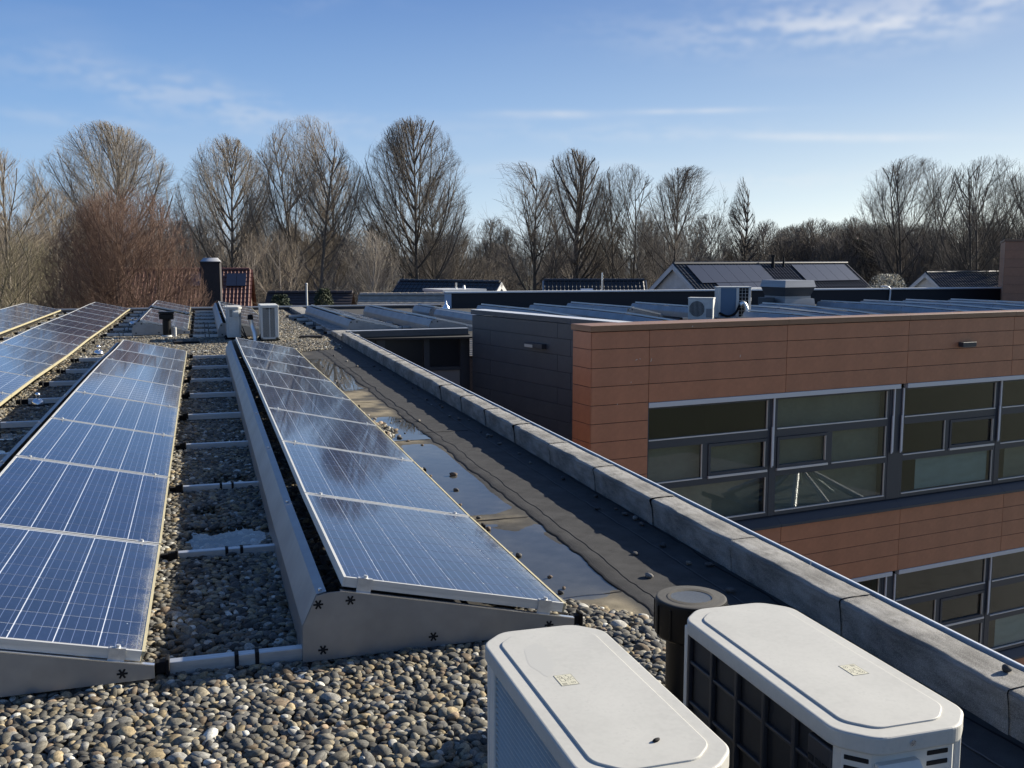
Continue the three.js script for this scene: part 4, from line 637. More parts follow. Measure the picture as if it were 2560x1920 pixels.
// ---------------------------------------------------------------- link building with dark infill windows
{
  const a = Math.atan2(0.2, 2.62), t = thing('link_building', 'low grey link building with dark blue window panels behind the parapet', 'building', null, [2.83, 0, -20.95], a);
  for (const [x0, x1] of [[0, 1.26], [1.264, 2.63]]) part(t, 'fascia', rbox(x0, x1, 0.005, 0.13, -0.15, 0.03, 0.004), M.grey);
  part(t, 'roof_trim', box(0, 2.63, 0.13, 0.137, -0.15, 0.032), M.rail);
  part(t, 'frame', merge([box(0, 2.45, -0.05, 0.004, -0.1, 0), box(0.0, 0.06, -3.4, -0.05, -0.1, 0), box(0.62, 0.80, -3.4, -0.05, -0.1, 0), box(1.64, 1.76, -3.4, -0.05, -0.1, 0), box(2.45, 2.66, -3.4, 0.004, -0.1, 0.004), box(0.80, 1.64, -0.76, -0.68, -0.1, -0.004), box(1.76, 2.45, -0.76, -0.68, -0.1, -0.004), box(0.06, 0.62, -0.76, -0.68, -0.1, -0.004)]), M.navy);
  for (const [x0, x1] of [[0.06, 0.62], [0.8, 1.64], [1.76, 2.45]]) { part(t, 'dark_pane', box(x0, x1, -0.68, -0.05, -0.08, -0.06), M.navyPanel); part(t, 'light_panel', box(x0, x1, -1.9, -0.76, -0.08, -0.05), M.greyPanel); part(t, 'lower_panel', box(x0, x1, -3.4, -1.9, -0.08, -0.05), M.navyPanel); }
  part(t, 'wall', box(0, 2.63, GROUND, -3.4, -0.2, 0), M.grey); part(t, 'core', box(0.01, 2.6, GROUND, -0.07, -2, -0.2), M.wallDark);
}
// ---------------------------------------------------------------- dark screen wall with pale coping at the far side of the wing
{
  const t = thing('screen_wall', 'long black screen wall with pale coping behind the far panels', 'wall', null, [7.8, 0, -32.66], rad(-3.4));
  part(t, 'wall', box(0.06, 21.3, -0.1, 0.47, -0.2, 0), M.wallDark); part(t, 'end_post', box(-0.14, 0.055, -0.1, 0.468, -0.2, 0.01), std({ color: lin(0.32, 0.40, 0.50), roughness: 0.5 }));
  for (let k = 0; k < 4; k++) part(t, 'coping', rbox(k === 0 ? -0.16 : k * 5.33, (k + 1) * 5.33 - 0.006, 0.472, 0.525, -0.25, 0.06, 0.006), M.trimWhite);
  part(t, 'overflow_pipe', merge([tube([[16.3, 0.05, 0.06], [16.3, 0.5, 0.06], [16.2, 0.58, 0.06], [15.9, 0.585, 0.06]], 0.03, 20, 8)]), M.trimWhite);
}
{ // stair tower at the right edge
  const t = thing('stair_tower', 'brown panelled stair tower rising at the right edge', 'building', null, [27.35, 0, -29.7], rad(-41));
  part(t, 'core', box(0.02, 6, GROUND, 2.2, -6, -0.02), M.joint); for (let k = 0; k < 9; k++) { part(t, 'cladding_board', metric(rbox(0.0, 2.9, 2.2 - (k + 1) * 0.305 + 0.005, 2.2 - k * 0.305, -0.02, 0, 0.002, 1), 0.7), k % 2 ? M.orange : M.orange2); part(t, 'cladding_board', metric(rbox(-0.02, 0.0, 2.2 - (k + 1) * 0.305 + 0.005, 2.2 - k * 0.305, -6, -0.004, 0.002, 1), 0.7), M.orange); part(t, 'cladding_board', metric(rbox(2.91, 6, 2.2 - (k + 1) * 0.305 + 0.005, 2.2 - k * 0.305, -0.02, 0, 0.002, 1), 0.7), M.orange2); }
  part(t, 'coping', rbox(-0.05, 6.05, 2.205, 2.28, -6.05, 0.04, 0.005), M.cap);
}
{ // pavilion with a glass pyramid in the courtyard: the windows of the wing mirror it
  const t = thing('glass_pavilion', 'low pavilion with a glass pyramid roof mirrored in the wing windows', 'pavilion', null, [18.5, -0.85, -9.6], rad(9));
  part(t, 'wall', metric(box(-1.7, 1.7, GROUND, -4.45, -1.7, 1.7), 1), M.greyPanel); part(t, 'roof_slab', rbox(-1.9, 1.9, -4.45, -4.3, -1.9, 1.9, 0.01), M.paving);
  const P = [[-1.35, -1.35], [1.35, -1.35], [1.35, 1.35], [-1.35, 1.35]], top = -3.35;
  for (let k = 0; k < 4; k++) { const a = P[k], b = P[(k + 1) % 4]; const g = new THREE.BufferGeometry(); g.setAttribute('position', new THREE.Float32BufferAttribute([a[0], -4.28, a[1], b[0], -4.28, b[1], 0, top, 0], 3)); g.setAttribute('uv', new THREE.Float32BufferAttribute([0, 0, 1, 0, 0, 1], 2)); g.computeVertexNormals(); part(t, 'pane', g, M.glass);
    part(t, 'rib', tube([[a[0], -4.28, a[1]], [a[0] / 2, (top - 4.28) / 2, a[1] / 2], [0, top, 0]], 0.085, 4, 6), M.trimWhite); part(t, 'rib', tube([[(a[0] + b[0]) / 2, -4.28, (a[1] + b[1]) / 2], [(a[0] + b[0]) / 4, (top - 4.28) / 2, (a[1] + b[1]) / 4], [0, top, 0]], 0.06, 4, 6), M.trimWhite); }
}
console.log('wing done');
// ---------------------------------------------------------------- houses beyond the roof
/* ridge from a to b; hw = half width of the house, drop = height from ridge to eaves; ribs = spacing of the tile columns */
function house(name, label, a, b, hw, drop, wallMat, roofMat, o = {}) {
  const dx = b[0] - a[0], dz = b[2] - a[2], L = Math.hypot(dx, dz), ry = Math.atan2(-dz, dx), t = thing(name, label, 'house', null, [a[0], GROUND, a[2]], ry);
  const Y = a[1] - GROUND, E = Y - drop, ov = 0.25;
  part(t, 'wall', metric(polyPrism([[-hw + 0.1, 0], [hw - 0.1, 0], [hw - 0.1, E - 0.1], [0, Y - 0.16], [-hw + 0.1, E - 0.1]], L).rotateY(Math.PI / 2), 1), wallMat); // gable ends at x = 0 and x = L
  for (const side of [1, -1]) {
    const rib = o.rib ?? 0.3, course = o.course ?? 0.34, sl = Math.hypot(hw, drop), n = Math.round((L + 2 * ov) / rib), rows = Math.round(sl / course), pos = [], idx = [], uv = [];
    const amp = o.amp ?? 0.035, per = o.flat ? 1 : 4, cols = n * per, step = o.step ?? 0.022;
    for (let j = 0; j < rows; j++) for (let q = 0; q < 2; q++) for (let i = 0; i <= cols; i++) {
      const v = (j + q) / rows, x = -ov + (L + 2 * ov) * i / cols, lift = (o.flat ? 0 : amp * Math.max(0, Math.sin(i / per * 2 * Math.PI))) + (q ? step : 0) + 0.02;
      const ny = hw / sl, nz = drop / sl; pos.push(x, Y - drop * v + lift * ny, side * (hw * v + lift * nz)); uv.push(x, v * sl);
    }
    const w = cols + 1; for (let j = 0; j < rows * 2 - 1; j++) for (let i = 0; i < cols; i++) { const k = j * w + i; idx.push(k, k + w, k + 1, k + 1, k + w, k + w + 1); }
    const g = new THREE.BufferGeometry(); g.setAttribute('position', new THREE.Float32BufferAttribute(pos, 3)); g.setAttribute('uv', new THREE.Float32BufferAttribute(uv, 2)); g.setIndex(idx); const f = g.toNonIndexed(); f.computeVertexNormals();
    const roof = part(t, 'roof_slope', f, roofMat);
    if (o.pv && side === o.pv.side) for (const [u0, v0, u1, v1] of o.pv.list) { // panels laid on the slope: u along the ridge, v down the slope, metres
      const P = (u, v, up) => [u, Y - drop * v / sl + up * hw / sl, side * (hw * v / sl + up * drop / sl)];
      const gg = new THREE.BufferGeometry(), q = [], A1 = P(u0, v0, 0.12), B1 = P(u1, v0, 0.12), C1 = P(u1, v1, 0.12), D1 = P(u0, v1, 0.12), A2 = P(u0, v0, 0.07), B2 = P(u1, v0, 0.07), C2 = P(u1, v1, 0.07), D2 = P(u0, v1, 0.07);
      for (const f4 of [[A1, B1, C1, D1], [A1, A2, B2, B1], [B1, B2, C2, C1], [C1, C2, D2, D1], [D1, D2, A2, A1]]) q.push(...f4[0], ...f4[1], ...f4[2], ...f4[0], ...f4[2], ...f4[3]);
      gg.setAttribute('position', new THREE.Float32BufferAttribute(q, 3)); gg.computeVertexNormals(); gg.setAttribute('uv', new THREE.Float32BufferAttribute(new Float32Array(q.length / 3 * 2), 2)); part(roof, 'solar_module', gg, M.pvHouse);
    }
  }
  for (let k = 0, m = Math.round((L + 0.4) / 0.36); k < m; k++) part(t, 'ridge_tile', new THREE.CylinderGeometry(0.11, 0.125, 0.35, 8, 1, false, 0, Math.PI).rotateZ(Math.PI / 2).rotateX(0).translate(-0.2 + (k + 0.5) * 0.36, Y + 0.0, 0), o.ridgeMat || roofMat);
  if (o.barge) for (const x of [-0.27, L + 0.27]) for (const s of [1, -1]) part(t, 'barge_board', (() => { const sl = Math.hypot(hw, drop); return new THREE.BoxGeometry(0.05, 0.24, sl).translate(0, -0.14, s * sl / 2).rotateX(s * Math.atan2(drop, hw)).translate(x, Y + 0.02, 0); })(), M.houseWhite);
  return { t, L, Y, E };
}
{ // red tiled house with the dark chimney
  const h = house('red_tiled_house', 'red tiled house with a dark brick chimney and black roof panels', [-4.2, 0.92, -63.2], [2.7, 0.92, -62.4], 5.2, 4.6, M.houseBrick, M.tileRed, { rib: 0.21, amp: 0.04, pv: { side: 1, list: [[3.7, 0.45, 4.6, 1.5], [4.62, 0.45, 5.5, 1.5], [5.75, 0.45, 6.3, 1.5], [6.32, 0.45, 6.85, 1.5]] } });
  const c = sub(h.t, 'chimney'); part(c, 'stack', metric(box(4.62, 5.66, h.Y - 6, h.Y + 0.42, 2.6, 3.6), 1), M.brickDark); part(c, 'cap', new THREE.CylinderGeometry(0.5, 0.74, 0.2, 4).rotateY(Math.PI / 4).scale(1, 1, 0.8).translate(5.14, h.Y + 0.6, 3.1).toNonIndexed(), M.rail); part(c, 'crown', box(4.58, 5.70, h.Y + 0.42, h.Y + 0.5, 2.56, 3.64), M.brickDark);
}
house('garage_roof_house', 'low house with a long grey shingled roof left of the black screen wall', [6.9, -0.02, -45.1], [15.5, -0.02, -42.5], 3.4, 2.4, M.houseBrick, M.tileGrey, { flat: true, rib: 0.9, course: 0.12, step: 0.02 });
house('brown_roof_house', 'low house with a dark brown roof left of the grey shingled one', [3.2, -0.02, -49.2], [6.6, -0.02, -48.2], 3.2, 2.6, M.houseBrick, M.tileBrown, { flat: true, rib: 0.9, course: 0.2, step: 0.02 });
{
  const h = house('dark_roofed_house', 'house with a dark roof and small white dormer beyond the screen wall', [11.6, 0.25, -60.6], [16.0, 0.2, -55.4], 3.4, 3.2, M.houseWhite, M.tileDark, { rib: 0.3, barge: true });
  const d = thing('white_extension', 'white flat roofed box with a dark window strip before the dark roofed house', 'building', null, [12.6, GROUND - 0.12, -54.2], rad(14)); part(d, 'wall', box(0, 2.6, 0, 7.5, -2.4, 0), M.houseWhite); part(d, 'roof_edge', box(-0.06, 2.66, 7.5, 7.62, -2.46, 0.06), M.trimWhite); for (const x of [0.25, 0.72]) part(d, 'window', box(x, x + 0.4, 7.12, 7.42, 0.002, 0.02), M.navyPanel); part(d, 'flue', cyl(0.06, 0.06, 0.35, 10, 1.2, 7.62, -0.8), M.silver); part(d, 'flue', cyl(0.09, 0.05, 0.2, 10, 1.7, 7.62, -0.8), M.rail);
}
{
  const h = house('grey_tiled_house', 'house with a ribbed dark roof, roof light and silver flue', [20.2, 0.24, -58.95], [25.7, 0.24, -57.3], 4.0, 3.4, M.houseWhite, M.tileDark, { rib: 0.24, amp: 0.05, barge: true });
  part(h.t, 'flue', cyl(0.08, 0.06, 1.6, 12, 3.25, h.Y - 1.1, 1.0), M.silver); part(h.t, 'roof_light', new THREE.BoxGeometry(0.75, 0.08, 0.7).rotateX(0.7).translate(2.35, h.Y - 0.72, 0.98), M.trimWhite);
}
{
  const L = Math.hypot(13.98, 4.17), list = [], w = 0.98;
  for (let k = 0; k < 6; k++) list.push([0.55 + k * (w + 0.02), 0.28, 0.55 + k * (w + 0.02) + w, 1.90]); for (let k = 0; k < 7; k++) list.push([1.6 + k * (w + 0.02), 1.94, 1.6 + k * (w + 0.02) + w, 3.4]); for (let k = 0; k < 5; k++) list.push([9.3 + k * (w + 0.02), 0.28, 9.3 + k * (w + 0.02) + w, 1.90]);
  const h = house('white_gabled_house', 'white gabled house with black solar panels on its dark roof', [25.96, 1.27, -53.14], [39.94, 1.27, -57.31], 4.4, 3.3, M.houseWhite, M.tileDark, { rib: 0.26, amp: 0.05, barge: true, pv: { side: 1, list } });
  part(h.t, 'vent_pipe', merge([cyl(0.11, 0.09, 0.75, 12, 7.6, h.Y - 0.35, 0.35), cyl(0.14, 0.14, 0.12, 12, 7.6, h.Y + 0.4, 0.35)]), M.black); part(h.t, 'vent_pipe', cyl(0.08, 0.05, 0.6, 10, 8.6, h.Y - 0.2, 0.3), M.black);
  part(h.t, 'dormer', box(1.2, 4.4, h.Y - 2.1, h.Y - 1.42, 1.6, 3.4), M.wallDark); part(h.t, 'dormer_edge', box(1.15, 4.45, h.Y - 1.42, h.Y - 1.34, 1.55, 3.45), M.rail);
}
house('far_gabled_house', 'white gabled house with a ribbed roof below the right hand trees', [47.9, 0.6, -59.0], [56.5, 0.6, -60.9], 4.0, 3.2, M.houseWhite, M.tileDark, { rib: 0.28, amp: 0.05, barge: true });
console.log('houses done');
// ---------------------------------------------------------------- bare winter trees
const barkMat = (r, g, b) => std({ color: lin(r, g, b), roughness: 0.9 });
const BARK = { grey: barkMat(0.15, 0.13, 0.108), pale: barkMat(0.27, 0.24, 0.20), tan: barkMat(0.24, 0.20, 0.15), red: barkMat(0.11, 0.075, 0.058), olive: barkMat(0.15, 0.13, 0.08), dark: barkMat(0.085, 0.073, 0.06), redTwig: barkMat(0.15, 0.092, 0.066) };
const SHAPES = { oval: (u) => Math.pow(Math.sin(Math.PI * Math.pow(u, 0.92)), 0.5), vase: (u) => Math.pow(Math.sin(Math.PI * Math.pow(u, 1.35)), 0.48), cone: (u) => Math.pow(1 - u, 0.75) * Math.min(1, u * 6 + 0.3), round: (u) => Math.sqrt(Math.max(0, 1 - (2 * u - 1) ** 2)) };
/* grows limbs and twigs inside an envelope; returns { trunk, crown } geometries, base at the origin */
function growTree(o) {
  const { H, radius, seed, shape = 'oval', t0 = 0.16, primaries = 48, lean = [0, 0], droop = 0, twig = 0.0056, dens = 1.36, trunks = 1, spread = 1, trunkR = H * 0.0135, up = 0.034 } = o, r = rngOf(seed);
  const env = SHAPES[shape], lists = [{ p: [], n: [], i: [] }, { p: [], n: [], i: [] }];
  const inside = (x, y, z) => { const u = (y / H - t0) / (1 - t0); if (u <= 0) return Math.hypot(x, z) < radius * 0.9; if (u >= 1) return false; const k = 0.86 + 0.28 * vnoise(Math.atan2(z, x) * 1.6 + 9, y * 0.45, seed); return Math.hypot(x - lean[0] * u, z - lean[1] * u) < radius * env(u) * k; };
  const seg = (L, a, b, ra, rb, sides) => {
    const g = lists[L], base = g.p.length / 3, dx = b[0] - a[0], dy = b[1] - a[1], dz = b[2] - a[2], len = Math.hypot(dx, dy, dz) || 1e-6; let ux, uy, uz; if (Math.abs(dy) / len > 0.9) { ux = 1; uy = 0; uz = 0; } else { ux = 0; uy = 1; uz = 0; }
    let px = uy * dz - uz * dy, py = uz * dx - ux * dz, pz = ux * dy - uy * dx; const pl = Math.hypot(px, py, pz); px /= pl; py /= pl; pz /= pl; const qx = (dy * pz - dz * py) / len, qy = (dz * px - dx * pz) / len, qz = (dx * py - dy * px) / len;
    for (let e = 0; e < 2; e++) for (let k = 0; k < sides; k++) { const an = k / sides * 6.2832, c = Math.cos(an), s = Math.sin(an), nx = px * c + qx * s, ny = py * c + qy * s, nz = pz * c + qz * s, R = e ? rb : ra, P = e ? b : a; g.p.push(P[0] + nx * R, P[1] + ny * R, P[2] + nz * R); g.n.push(nx, ny, nz); }
    for (let k = 0; k < sides; k++) { const k2 = (k + 1) % sides; g.i.push(base + k, base + k2, base + sides + k, base + k2, base + sides + k2, base + sides + k); }
  };
  const norm = (d) => { const l = Math.hypot(...d) || 1; return [d[0] / l, d[1] / l, d[2] / l]; };
  const turn = (d, ang, roll) => { // direction at angle ang from d, rolled about it
    let a = Math.abs(d[1]) < 0.9 ? [0, 1, 0] : [1, 0, 0]; let px = a[1] * d[2] - a[2] * d[1], py = a[2] * d[0] - a[0] * d[2], pz = a[0] * d[1] - a[1] * d[0]; const l = Math.hypot(px, py, pz); px /= l; py /= l; pz /= l; const qx = d[1] * pz - d[2] * py, qy = d[2] * px - d[0] * pz, qz = d[0] * py - d[1] * px, s = Math.sin(ang), c = Math.cos(ang), cr = Math.cos(roll), sr = Math.sin(roll);
    return [d[0] * c + (px * cr + qx * sr) * s, d[1] * c + (py * cr + qy * sr) * s, d[2] * c + (pz * cr + qz * sr) * s];
  };
  const limb = (p, d, len, rad0, level) => {
    const step = level === 0 ? H / 22 : level === 1 ? 0.55 : level === 2 ? 0.5 : 0.62, n = Math.max(1, Math.round(len / step)), wig = [0.05, 0.12, 0.13, 0.12][level], side = level === 0 ? 7 : level === 1 ? 5 : 3;
    let acc = r() * 0.4;
    for (let k = 0; k < n; k++) {
      const f = k / n, tr = level === 0 ? up * 0.6 : level === 1 ? up * 2.2 : level === 2 ? up * 1.2 - droop * 0.5 : up * 0.6 - droop;
      d = norm([d[0] + (r() - 0.5) * wig, d[1] + (r() - 0.5) * wig + tr, d[2] + (r() - 0.5) * wig]);
      const q = [p[0] + d[0] * step, p[1] + d[1] * step, p[2] + d[2] * step]; if (level > 0 && !inside(...q)) { if (level < 3 && r() < 0.8) for (let m = 0; m < 2; m++) limb(p, turn(d, 0.3 + 0.3 * r(), r() * 6.28), 0.6 + 0.5 * r(), twig, 3); return; }
      const tip = level === 3 ? 0.45 : level === 0 ? 0.12 : 0.28, ra = rad0 * mix(1, tip, f), rb = rad0 * mix(1, tip, (k + 1) / n); seg(level < 2 ? 0 : 1, p, q, ra, rb, side);
      p = q; acc += step;
      if (level === 1 && f > 0.1) while (acc > 0.42 / dens) { acc -= 0.42 / dens; limb(p, turn(d, 0.38 + 0.35 * r(), r() * 6.28), (1.3 + 2.2 * r()) * (1.15 - f * 0.5) * spread, Math.min(rb * 0.55, 0.019), 2); }
      if (level === 2) while (acc > 0.25 / dens) { acc -= 0.25 / dens; limb(p, turn(d, 0.3 + 0.4 * r(), r() * 6.28), 0.55 + 0.75 * r(), twig * (0.8 + 0.4 * r()), 3); }
      if (level === 0 && k / n > t0 * 0.75) { const m = primaries * 1.12 / trunks / n / (1 - t0 * 0.75); for (let c = 0; c < Math.floor(m + r()); c++) { const y = p[1] / H, ang = mix(1.15, 0.42, clamp(y)) * (0.75 + 0.5 * r()); limb(p, turn([0, 1, 0], ang, r() * 6.28), H * mix(0.62, 0.2, y) * (0.65 + 0.5 * r()), rad0 * mix(0.42, 0.22, y) * (0.6 + 0.5 * r()), 1); } }
    }
    if (level === 1 || level === 0) for (let m = 0; m < 3; m++) limb(p, turn(d, 0.35 * r(), r() * 6.28), 1.2, 0.012, 2);
  };
  for (let k = 0; k < trunks; k++) { const a = k / trunks * 6.28 + 0.6, tl = trunks > 1 ? 0.15 : 0.02; limb([trunks > 1 ? Math.cos(a) * 0.25 : 0, -0.2, trunks > 1 ? Math.sin(a) * 0.2 : 0], norm([Math.cos(a) * tl + lean[0] / H * 0.5, 1, Math.sin(a) * tl + lean[1] / H * 0.5]), H * (trunks > 1 ? 0.93 : 0.9), trunkR * (trunks > 1 ? 0.75 : 1), 0); }
  return lists.map((g) => { const b = new THREE.BufferGeometry(); b.setAttribute('position', new THREE.Float32BufferAttribute(g.p, 3)); b.setAttribute('normal', new THREE.Float32BufferAttribute(g.n, 3)); b.setAttribute('uv', new THREE.Float32BufferAttribute(new Float32Array(g.p.length / 3 * 2), 2)); b.setIndex(g.i); return b; });
}
let triTotal = 0;
function tree(name, label, x, z, topY, radius, bark, twigMat, o = {}) {
  const [a, b] = growTree({ H: topY - GROUND, radius: radius * 1.14, seed: Math.floor(Math.abs(x * 131 + z * 17)) + 7, ...o }); triTotal += (a.index.count + b.index.count) / 3;
  const t = thing(name, label, 'tree', 'bare winter trees beyond the roof', [x, GROUND, z]); part(t, 'trunk', a, bark); part(t, 'crown', b, twigMat); return t;
}
const B = BARK;
tree('bare_tree', 'tree cut by the left frame edge with pale twigs', -11.3, -69.5, 8.4, 3.4, B.grey, B.tan, { primaries: 40 });
tree('bare_tree', 'low olive tinged tree just right of the left frame edge', -9.8, -60, 3.2, 3.4, B.olive, B.olive, { shape: 'round', t0: 0.1, primaries: 44, dens: 1.2, trunks: 3 });
tree('bare_tree', 'slim brown tree between the left edge tree and the broad pale one', -9.4, -74, 6.6, 2.6, B.grey, B.tan, { primaries: 34 });
tree('bare_tree', 'broad tree with pale budded twigs behind the red brown bush', -6.4, -81.0, 11.6, 6.2, B.grey, B.pale, { primaries: 66, t0: 0.14, dens: 1.4, twig: 0.0062, shape: 'oval' });
tree('red_brown_tree', 'dense red brown shrubby tree left of the red tiled house', -3.3, -49.8, 5.0, 3.5, B.red, B.redTwig, { shape: 'round', t0: 0.06, primaries: 84, trunks: 5, dens: 1.5, twig: 0.0058, up: 0.05, trunkR: 0.12 });
tree('bare_tree', 'dense oval tree behind the chimney of the red tiled house', 2.2, -89.1, 11.9, 4.2, B.grey, B.pale, { primaries: 60, dens: 1.45 });
tree('bare_tree', 'tallest broad oval tree, left of centre with two stems', 8.2, -83.2, 12.9, 4.7, B.grey, B.tan, { primaries: 62, trunks: 2, t0: 0.2 });
tree('bare_tree', 'thinner tree close behind the tallest two stemmed one', 10.6, -88.7, 10.6, 3.0, B.grey, B.tan, { primaries: 34, t0: 0.2 });
tree('bare_tree', 'small pale crooked tree between the two tallest trees', 11.6, -75.8, 3.9, 2.6, B.pale, B.pale, { shape: 'round', t0: 0.3, primaries: 30, trunkR: 0.14 });
tree('bare_tree', 'tall single stemmed tree with a clean dark trunk above the shingled roof', 17.0, -82.7, 13.1, 4.5, B.dark, B.grey, { primaries: 52, t0: 0.27 });
tree('bare_tree', 'lower spreading tree touching the tall single stemmed tree on its right', 20.6, -89.6, 9.0, 3.6, B.dark, B.grey, { primaries: 34, t0: 0.25, spread: 1.2 });
tree('bare_tree', 'small bushy tree right of the lower spreading tree', 22.8, -93.6, 4.9, 2.6, B.dark, B.grey, { shape: 'round', primaries: 28 });
tree('willow_tree', 'leaning willow with limbs sweeping to the left', 27.0, -81.3, 9.6, 4.2, B.dark, B.grey, { shape: 'vase', t0: 0.14, primaries: 30, lean: [-2.0, -0.6], droop: 0.05, twig: 0.0075 });
tree('willow_tree', 'tallest willow with a thick trunk right of the leaning one', 32.7, -88.2, 11.6, 4.0, B.dark, B.grey, { shape: 'oval', t0: 0.2, primaries: 46, droop: 0.04, trunkR: 0.42 });
tree('willow_tree', 'narrow dark limbed tree between the thick willow and the windswept one', 35.4, -83.1, 9.9, 3.2, B.dark, B.dark, { shape: 'vase', t0: 0.18, primaries: 34, trunks: 2 });
tree('willow_tree', 'windswept willow behind the white gable', 37.8, -78.2, 9.3, 3.9, B.dark, B.grey, { shape: 'vase', t0: 0.16, primaries: 36, lean: [1.3, 0.4], droop: 0.05, twig: 0.0075 });
tree('conical_tree', 'slender conical tree standing alone right of the willows', 50.2, -89.0, 9.9, 2.9, B.dark, B.dark, { shape: 'cone', t0: 0.14, primaries: 110, up: 0.03, spread: 0.8, trunkR: 0.2, dens: 1.7 });
tree('bare_tree', 'fan shaped tree left of the pair at the right edge', 56.6, -72.1, 10.1, 4.6, B.dark, B.grey, { shape: 'vase', t0: 0.2, primaries: 46, trunks: 3 });
tree('bare_tree', 'dense spreading tree right of the fan shaped one at the right edge', 56.0, -62.5, 9.2, 4.8, B.dark, B.dark, { shape: 'vase', t0: 0.15, primaries: 60, trunks: 3, dens: 1.1 });
tree('bare_tree', 'tree cut by the right frame edge behind the stair tower', 66.0, -71.5, 8.9, 3.8, B.dark, B.grey, { shape: 'vase', primaries: 40, trunks: 2 });
tree('bare_tree', 'young forked tree beside the right rake of the red tiled house', 4.2, -66, 3.6, 2.3, B.pale, B.tan, { shape: 'vase', t0: 0.3, primaries: 22, trunks: 2, trunkR: 0.13 });
console.log('tree triangles', triTotal);
// far woodland and undergrowth that read as one mass
{
  const r = rngOf(404), m4 = new THREE.Matrix4(), q = new THREE.Quaternion(), up = new THREE.Vector3(0, 1, 0);
  const kinds = [11, 23, 37].map((s, i) => { const [a, b] = growTree({ H: 13, radius: 3.6, seed: s, shape: ['oval', 'vase', 'round'][i], t0: 0.12, primaries: 40, twig: 0.014, dens: 1.0 }); return mergeGeometries([a, b]); });
  const shrubs = [5, 9].map((s) => { const [a, b] = growTree({ H: 5, radius: 2.4, seed: s, shape: 'round', t0: 0.02, primaries: 46, trunks: 4, twig: 0.009, dens: 1.25, trunkR: 0.07 }); return mergeGeometries([a, b]); });
  const wood = new THREE.Group(); wood.name = 'woodland'; scene.add(wood); tag(wood, 'far bare woodland closing the horizon behind the single trees', 'woodland', null, 'stuff');
  const under = new THREE.Group(); under.name = 'undergrowth'; scene.add(under); tag(under, 'tangled bare undergrowth between the houses and the trees', 'undergrowth', null, 'stuff');
  const scatter = (parent, geos, mats, n, d0, d1, a0, a1, s0, s1, y = GROUND) => { geos.forEach((g, gi) => { const k = Math.ceil(n / geos.length), im = new THREE.InstancedMesh(g, mats[gi % mats.length], k); for (let i = 0; i < k; i++) { const az = rad(mix(a0, a1, (i + r()) / k)), d = mix(d0, d1, r()), s = mix(s0, s1, r()); q.setFromAxisAngle(up, r() * 6.28); m4.compose(new THREE.Vector3(Math.sin(az) * d, y, -Math.cos(az) * d), q, new THREE.Vector3(s, s * (0.9 + 0.2 * r()), s)); im.setMatrixAt(i, m4); } shade(im); im.name = 'thicket'; parent.add(im); }); };
  scatter(wood, kinds, [B.grey, B.dark, B.grey], 110, 118, 165, -16, 50, 0.85, 1.12);
  scatter(wood, kinds, [B.dark, B.grey, B.dark], 60, 105, 120, -16, 50, 0.55, 0.75);
  scatter(wood, kinds, [B.grey, B.dark], 40, 96, 112, 31, 48, 0.8, 1.0);
  scatter(under, shrubs, [B.grey, B.dark], 120, 74, 102, -16, 50, 0.7, 1.5);
  scatter(under, shrubs, [B.tan, B.olive], 34, 52, 72, -14, 14, 0.7, 1.3);
  scatter(under, shrubs, [B.dark, B.grey], 60, 60, 75, 10, 50, 0.6, 1.15);
}
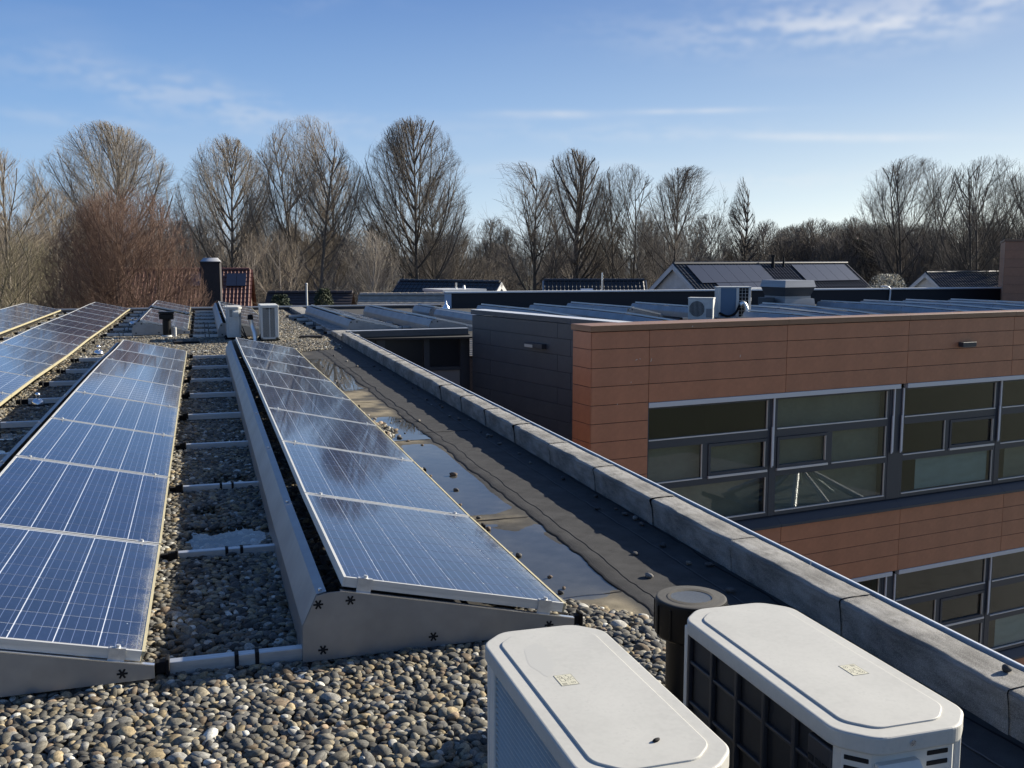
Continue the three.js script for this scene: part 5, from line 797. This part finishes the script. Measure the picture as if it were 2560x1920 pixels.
// evergreen and flowering shrubs: leaves as many small faces
function leafyShrub(name, label, x, z, topY, w, mat, leaf, n, seed, category) {
  const r = rngOf(seed), t = thing(name, label, category, null, [x, GROUND, z]), H = topY - GROUND, pos = [], idx = [], nor = [];
  for (let k = 0; k < n; k++) { const a = r() * 6.283, h = Math.pow(r(), 0.8), rr = w * (0.55 + 0.5 * vnoise(a * 2, h * 5, seed)) * Math.sqrt(Math.sin(Math.PI * clamp(h * 0.92 + 0.06))) * Math.pow(r(), 0.35), c = [Math.cos(a) * rr, h * H, Math.sin(a) * rr], u = new THREE.Vector3(r() - 0.5, r() - 0.3, r() - 0.5).normalize(), v = new THREE.Vector3(r() - 0.5, r() - 0.5, r() - 0.5).cross(u).normalize(), s = leaf * (0.6 + 0.8 * r()), b = pos.length / 3; const nn = u.clone().cross(v);
    for (const [p, q2] of [[-1, 0], [0, -0.45], [1, 0], [0, 0.45]]) { pos.push(c[0] + (u.x * p + v.x * q2) * s, c[1] + (u.y * p + v.y * q2) * s, c[2] + (u.z * p + v.z * q2) * s); nor.push(nn.x, nn.y, nn.z); } idx.push(b, b + 1, b + 2, b, b + 2, b + 3); }
  const g = new THREE.BufferGeometry(); g.setAttribute('position', new THREE.Float32BufferAttribute(pos, 3)); g.setAttribute('normal', new THREE.Float32BufferAttribute(nor, 3)); g.setAttribute('uv', new THREE.Float32BufferAttribute(new Float32Array(pos.length / 3 * 2), 2)); g.setIndex(idx); part(t, 'foliage', g, mat);
  const [a, b] = growTree({ H: H * 0.93, radius: w * 0.8, seed, shape: 'round', t0: 0.05, primaries: 26, trunks: 3, twig: 0.012, trunkR: 0.07 }); part(t, 'stem', a, B.dark); part(t, 'twigs', b, B.grey); return t;
}
const ever = std({ color: lin(0.022, 0.036, 0.014), roughness: 0.8, side: THREE.DoubleSide }), ever2 = std({ color: lin(0.035, 0.045, 0.018), roughness: 0.8, side: THREE.DoubleSide }), blossom = std({ color: lin(0.42, 0.40, 0.33), roughness: 0.9, side: THREE.DoubleSide });
leafyShrub('evergreen_shrub', 'dark evergreen shrub left of the thin white pole', 3.0, -42.2, 0.15, 1.1, ever, 0.05, 9000, 71, 'shrub');
leafyShrub('evergreen_shrub', 'dark evergreen shrub right of the thin white pole', 4.9, -43.0, 0.35, 1.05, ever2, 0.05, 9000, 73, 'shrub');
leafyShrub('flowering_shrub', 'pale flowering shrub between the white gabled house and the right trees', 35.6, -47.0, 0.75, 2.3, blossom, 0.05, 9000, 79, 'shrub');
console.log('trees done');
renderer.render(scene, camera);
